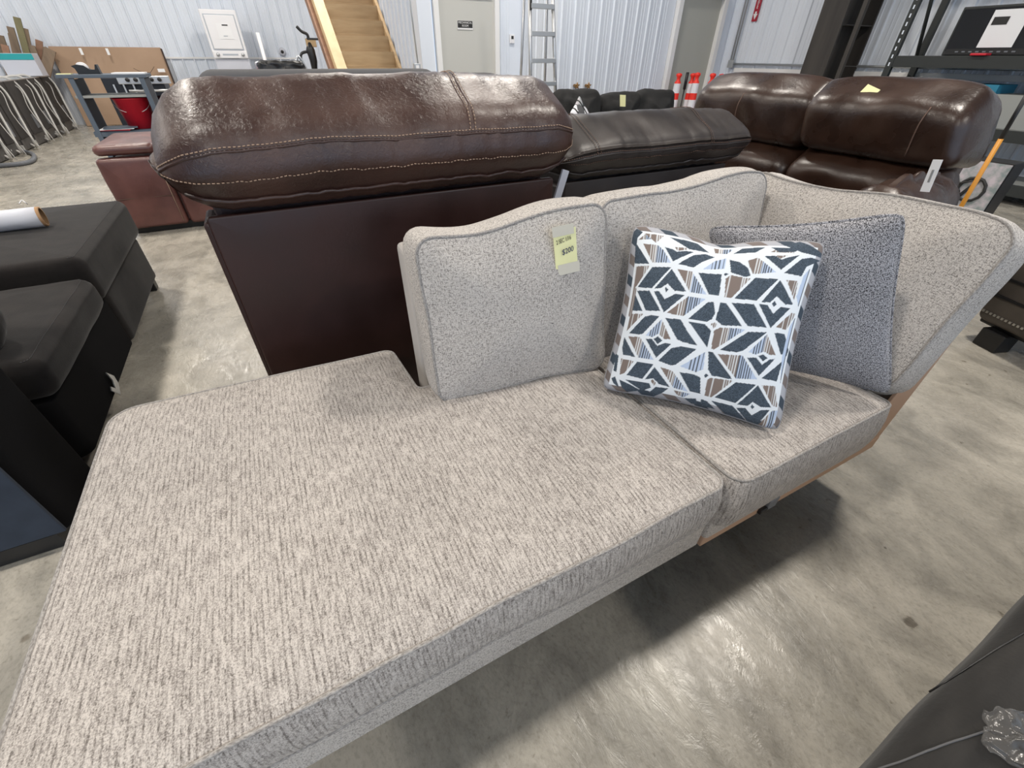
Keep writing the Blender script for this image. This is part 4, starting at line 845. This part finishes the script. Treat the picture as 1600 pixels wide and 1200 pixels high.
# ---- back cushions (loose)
def backcush(name, label, org, ex, ey, w, h, d, fn=None, rc=.05, puff=.035, m='basket', jit=.006):
    o, R, ie, nf = pad(name, rrect(w, h, rc, .018), -d/2, d/2, .016, M[m], None, frame(org, ex, ey), fn, puff=(.01, puff), side=.012, nring=14, nside=6, pw=2.6, jit=jit, jsc=7)
    tag(o, label, 'cushion', 'back cushions of the beige corner sofa')
    tube('welt', R[ie+2], .0042, M['welt'], o, True, 8); tube('rear_welt', R[nf+2], .0042, M['welt'], o, True, 8)
    return o
def c1fn(p):
    x, y, z = p; t = (y/.48+.5)
    y += (-.022*math.exp(-((x+.10)/.12)**2)+.006*math.exp(-((x-.16)/.1)**2))*max(0, t)**2 + (x*.045)*max(0, t)
    y += .012*math.exp(-((x-.05)/.12)**2)*(1-t) if t < .4 else 0
    x *= 1-.02*math.sin(math.pi*t); return (x, y, z)
backcush('back_cushion', 'square beige back cushion with a yellow price note at its upper right', (.513, .995, .708), (.99, -.10, 0), (.02, .22, 1), .53, .468, .19, c1fn, rc=.05)
def c2fn(p):
    x, y, z = p; t = y/.5+.5; return (x*(1+.04*t), y+.02*math.exp(-((x-.2)/.15)**2)*t, z)
backcush('back_cushion', 'beige back cushion filling the corner behind the patterned pillow', (1.135, 1.005, .700), (1, .03, 0), (0, .20, 1), .70, .50, .15, c2fn)
def c3fn(p):
    x, y, z = p; t = y/.52+.5; return (x, y+.012*math.sin(x*9)*t, z)
backcush('back_cushion', 'long beige back cushion along the right side behind the dark grey pillow', (1.562, .725, .692), (0, -1, 0), (.40, 0, 1), .765, .50, .17, c3fn, rc=.06, puff=.03)
# price note on first cushion
cn = W(881, 388, v=.905); _d = (cn-Vector((0, 0, EYE))).normalized(); _h = [o_ for o_ in COL.objects if o_.name.startswith('back_cushion') and 'price note at its' in o_.get('label', '')][0].ray_cast(Vector((0, 0, EYE)), _d); cn = _h[1] + _h[2]*.001; print('note', cn, _h[2]); Nf = frame(cn, (1, -_h[2].x/_h[2].y, .10), (-.28, .20, 1)); nt_ = thing('price_note', 'yellow handwritten 200 dollar price note taped on the square beige cushion', 'note', (0, 0, 0))
def nbox(nm, x0, x1, y0, y1, z, m):
    n = 6; vs = [Nf @ Vector(((x0+(x1-x0)*i/n)*1.15, y*1.15, z+.006+.0004*math.sin(i*1.3))) for y in (y0, y1) for i in range(n+1)]; o = mesh(nm, vs, [(i, i+1, n+2+i, n+1+i) for i in range(n)], M[m], nt_, False); s = o.modifiers.new('s', 'SOLIDIFY'); s.thickness = .0006; return o
nbox('note_sheet', -.027, .027, -.043, .043, .004, 'yellow'); nbox('tape_strip', -.029, .022, .030, .052, .0055, 'tape'); nbox('tape_strip', -.022, .031, -.056, -.032, .0055, 'tape')
text('writing', '2 SEC 1/16', .015, M['inkblack'], nt_, Nf @ Matrix.Translation((-.006, .024, .0150)) @ Matrix.Rotation(.16, 4, 'Z'), .0003, .62, .15)
text('writing', '$200', .019, M['ink'], nt_, Nf @ Matrix.Translation((.003, -.004, .0150)) @ Matrix.Rotation(.16, 4, 'Z'), .0003, .85, .2)
# ---- charcoal tweed pillow
pillow('throw_pillow', 'dark grey tweed throw pillow leaning on the right side cushion', [(1.075, .85, .885), (1.30, .490, .99), (1.365, .325, .525), (1.12, .66, .52)], .15, M['charcoal'], .07, 40, (.0045, M['charcoal']))
# ---- patterned pillow: the printed motif is stored in the pillow's own coordinates
PATTERN = [('D', [-1000,869,-1000,920,-960,960,-869,910,-950,799]), ('S', [-910,809,-839,889,-749,839]), ('D', [-920,749,-749,548,-920,528,-930,558,-940,749]), ('S', [-849,769,-678,779,-608,729,-508,598,-719,568]), ('D', [-598,769,-508,759,-457,739,-367,769,-276,779,-487,618]), ('T', [-487,789,-367,809,-347,789,-457,749]), ('D', [-427,598,-276,739,-156,789,-55,769,-176,678,-256,588]), ('T', [-910,497,-739,528,-869,266,-899,266]), ('D', [-709,518,-497,548,-678,276,-849,266]), ('D', [-487,528,-286,296,-417,286,-508,357,-568,296,-648,276]), ('D', [-648,246,-588,256,-508,176,-397,256,-296,256,-487,25]), ('D', [-849,226,-698,246,-528,35,-698,15]), ('D', [-899,186,-869,196,-739,5,-859,-5]), ('S', [-427,538,-266,538,-65,296,-246,296]), ('S', [-256,246,-65,246,-266,15,-457,25]), ('D', [-196,538,45,558,55,477,65,307,-45,307]), ('D', [-206,-5,-35,216,25,226,65,106,45,35,-5,-5]), ('T', [-879,-45,-719,-25,-869,-236,-879,-256]), ('D', [-839,-266,-698,-55,-618,-25,-528,-25,-678,-256,-709,-266]), ('R', [-638,-266,-497,-55,-347,-266,-417,-276,-497,-226,-558,-276]), ('D', [-628,-307,-558,-296,-477,-367,-397,-317,-327,-317,-457,-508]), ('D', [-538,-296,-497,-256,-437,-296,-477,-347]), ('D', [-457,-35,-286,-25,-176,-156,-45,-286,-206,-276,-276,-256]), ('D', [-196,-35,-15,-35,65,-95,65,-286]), ('S', [-839,-307,-698,-296,-477,-538,-658,-538]), ('D', [-889,-317,-698,-538,-849,-528,-879,-457]), ('T', [-859,-578,-698,-588,-769,-749,-819,-779]), ('D', [-658,-588,-467,-588,-548,-789,-739,-769]), ('D', [-427,-538,-317,-367,-216,-327,-45,-327,-226,-548,-276,-568]), ('L', [-176,-558,55,-337,75,-538,5,-588]), ('D', [-518,-789,-447,-618,-226,-829,-347,-819,-427,-759]), ('D', [-739,-829,-568,-829,-457,-829,-427,-879,-508,-940,-598,-899]), ('D', [-809,-839,-678,-879,-518,-940,-678,-990,-749,-940]), ('D', [-910,-839,-869,-809,-779,-950,-869,-899]), ('D', [-427,-940,-377,-859,-236,-849,-296,-930,-367,-990]), ('S', [-387,-608,-246,-628,-25,-839,-186,-829]), ('D', [-166,-628,-15,-618,65,-638,106,-829,-5,-829]), ('D', [-940,-528,-899,-548,-869,-749,-910,-739]), ('S', [-176,-859,5,-859,-55,-920,-126,-910]), ('D', [-45,-930,75,-899,106,-970,45,-980]), ('D', [126,-889,196,-899,296,-970,146,-980]), ('S', [95,-85,146,-45,266,-25,417,-15,136,-296,106,-286]), ('D', [196,-286,447,-35,638,-5,437,-246,377,-276]), ('R', [497,-246,648,-25,789,-216,719,-226,658,-206,578,-256]), ('D', [497,-307,588,-286,668,-347,729,-276,789,-256,658,-467]), ('D', [608,-266,658,-236,709,-266,668,-307]), ('S', [186,-337,447,-296,648,-508,427,-558]), ('D', [85,-327,136,-327,397,-578,176,-588,126,-528]), ('D', [688,-487,879,-256,859,-477]), ('T', [136,-658,166,-618,407,-588,226,-839,156,-839]), ('D', [256,-829,437,-598,648,-568,477,-829]), ('D', [497,-839,668,-568,849,-759,739,-789,648,-759,608,-819]), ('D', [497,-879,588,-849,668,-910,749,-819,839,-789,779,-920,709,-1000,648,-1000]), ('D', [236,-879,457,-869,638,-1000,417,-1000]), ('T', [709,-558,849,-528,920,-739,859,-739]), ('S', [819,-869,869,-789,930,-769,910,-1000,759,-1000]), ('D', [1000,-889,1000,-1000,970,-1000]), ('D', [719,5,829,15,920,-136,910,-206,839,-196]), ('D', [95,749,206,719,296,648,337,568,286,548,136,588]), ('L', [-156,588,-45,719,65,769,65,628]), ('S', [276,739,367,779,578,628,357,588,307,668]), ('D', [427,799,528,809,598,769,658,799,759,829,618,658]), ('T', [528,809,648,819,588,779]), ('T', [477,849,548,899,709,849]), ('D', [658,628,789,789,879,809,990,789,859,709,839,608]), ('D', [598,930,729,990,829,950,990,869,990,819,769,859]), ('T', [95,508,136,558,286,538,347,538,196,296,126,296]), ('D', [226,296,387,548,618,558,457,307]), ('D', [508,296,638,548,839,317,759,307,648,377,598,307]), ('D', [487,276,578,276,658,196,719,276,819,276,668,45]), ('D', [206,246,437,266,628,45,427,25]), ('D', [95,236,156,236,367,15,166,-15,85,35]), ('T', [698,558,819,558,839,357]), ('T', [719,65,849,236,899,236,839,55]), ('D', [-528,296,-518,317,-487,286,-508,256]), ('D', [618,296,638,327,668,296,648,266]), ('D', [65,558,85,578,116,568,85,538]), ('T', [45,-25,85,-5,106,-25,85,-55]), ('T', [45,-15,85,5,116,-15,85,-65]), ('D', [95,-608,116,-578,146,-598,116,-628]), ('D', [638,-819,648,-789,678,-809,658,-839]), ('T', [-447,-799,-437,-769,-387,-809,-397,-849])]
QUAD = [(0.84, 0.903, 0.912), (1.15, 0.553, 0.924), (0.972, 0.374, 0.51), (0.672, 0.735, 0.508)]
EXTRA = [('D', [-560,900,-250,905,-120,820,-330,800]), ('T', [-850,900,-620,905,-700,800]), ('D', [200,900,420,905,330,840,120,830]), ('S', [-80,900,120,900,60,830,-60,830]), ('L', [860,-200,905,-500,905,200,870,100]), ('D', [470,905,760,905,700,860,560,850]), ('T', [-905,300,-860,250,-860,-100,-905,-60]), ('L', [850,400,905,300,905,700,860,620])]
def print_motif(o, par):
    P = np.array(par)*1000; n = len(P); rs = np.random.RandomState(3)
    grain = rs.rand(n)
    col = np.ones((n, 4)); col[:, :3] = np.array((.80, .85, .90))
    rim = np.abs(P).max(1) > 925; kb = np.floor((P[:, 0]+P[:, 1]*1.3)/150).astype(int) % 4; col[rim, :3] = (.42, .43, .47); col[rim & (kb == 0), :3] = (.06, .08, .105); col[rim & (kb == 2), :3] = (.20, .17, .16)
    for kind, q in PATTERN+EXTRA:
        q = np.array(q, float).reshape(-1, 2); ins = np.zeros(n, bool); x, y = P[:, 0], P[:, 1]
        for i in range(len(q)):
            (x1, y1), (x2, y2) = q[i-1], q[i]
            if y1 == y2: continue
            c = ((y1 > y) != (y2 > y)) & (x < (x2-x1)*(y-y1)/(y2-y1)+x1); ins ^= c
        if not ins.any(): continue
        x0, x1 = q[:, 0].min(), q[:, 0].max(); t = (P[ins, 0]-x0)/(x1-x0+1e-6); k = np.floor(P[ins, 0]/13.).astype(int)
        slate = np.array((.060, .080, .105)); taupe = np.array((.23, .185, .165)); sky = np.array((.50, .60, .78)); wh = np.array((.66, .68, .70)); dk = np.array((.10, .115, .14))
        m_ = len(t); c = np.tile(slate, (m_, 1))*(.6+1.1*grain[ins][:, None])
        if kind in 'STLR':
            if kind == 'R': t = 1-t
            c = np.tile(taupe, (m_, 1)); od = (k % 2 == 0)
            if kind == 'T': c[od & (t > .62)] = wh; c[(k % 5 == 0) & (t < .4)] = wh
            elif kind == 'L': c[:] = sky; c[(k % 3 == 0) & (t > .4)] = dk
            else: c[od & (t > .28) & (t < .5)] = wh; c[(t >= .5)] = sky; c[od & (t >= .5) & (t < .85)] = dk
        col[ins, :3] = c
    full = np.ones((len(o.data.vertices), 4)); full[:, :3] = (.30, .32, .36); full[:n] = col
    a = o.data.color_attributes.new('print', 'FLOAT_COLOR', 'POINT'); a.data.foreach_set('color', full.ravel())
mp_ = mat('printed pillow fabric', (.5, .5, .5), .9, bump=(420, .5, .0008), spec=.2)
_a = mp_.node_tree.nodes.new('ShaderNodeVertexColor'); _a.layer_name = 'print'; mp_.node_tree.links.new(_a.outputs[0], mp_.node_tree.nodes['Principled BSDF'].inputs['Base Color'])
pillow('throw_pillow', 'throw pillow with a white and slate geometric print on the seat', QUAD, .15, mp_, .085, 330, (.003, mat('grey piping', (.32, .32, .34), .8)), dip=(.075, -.03), attr=print_motif)
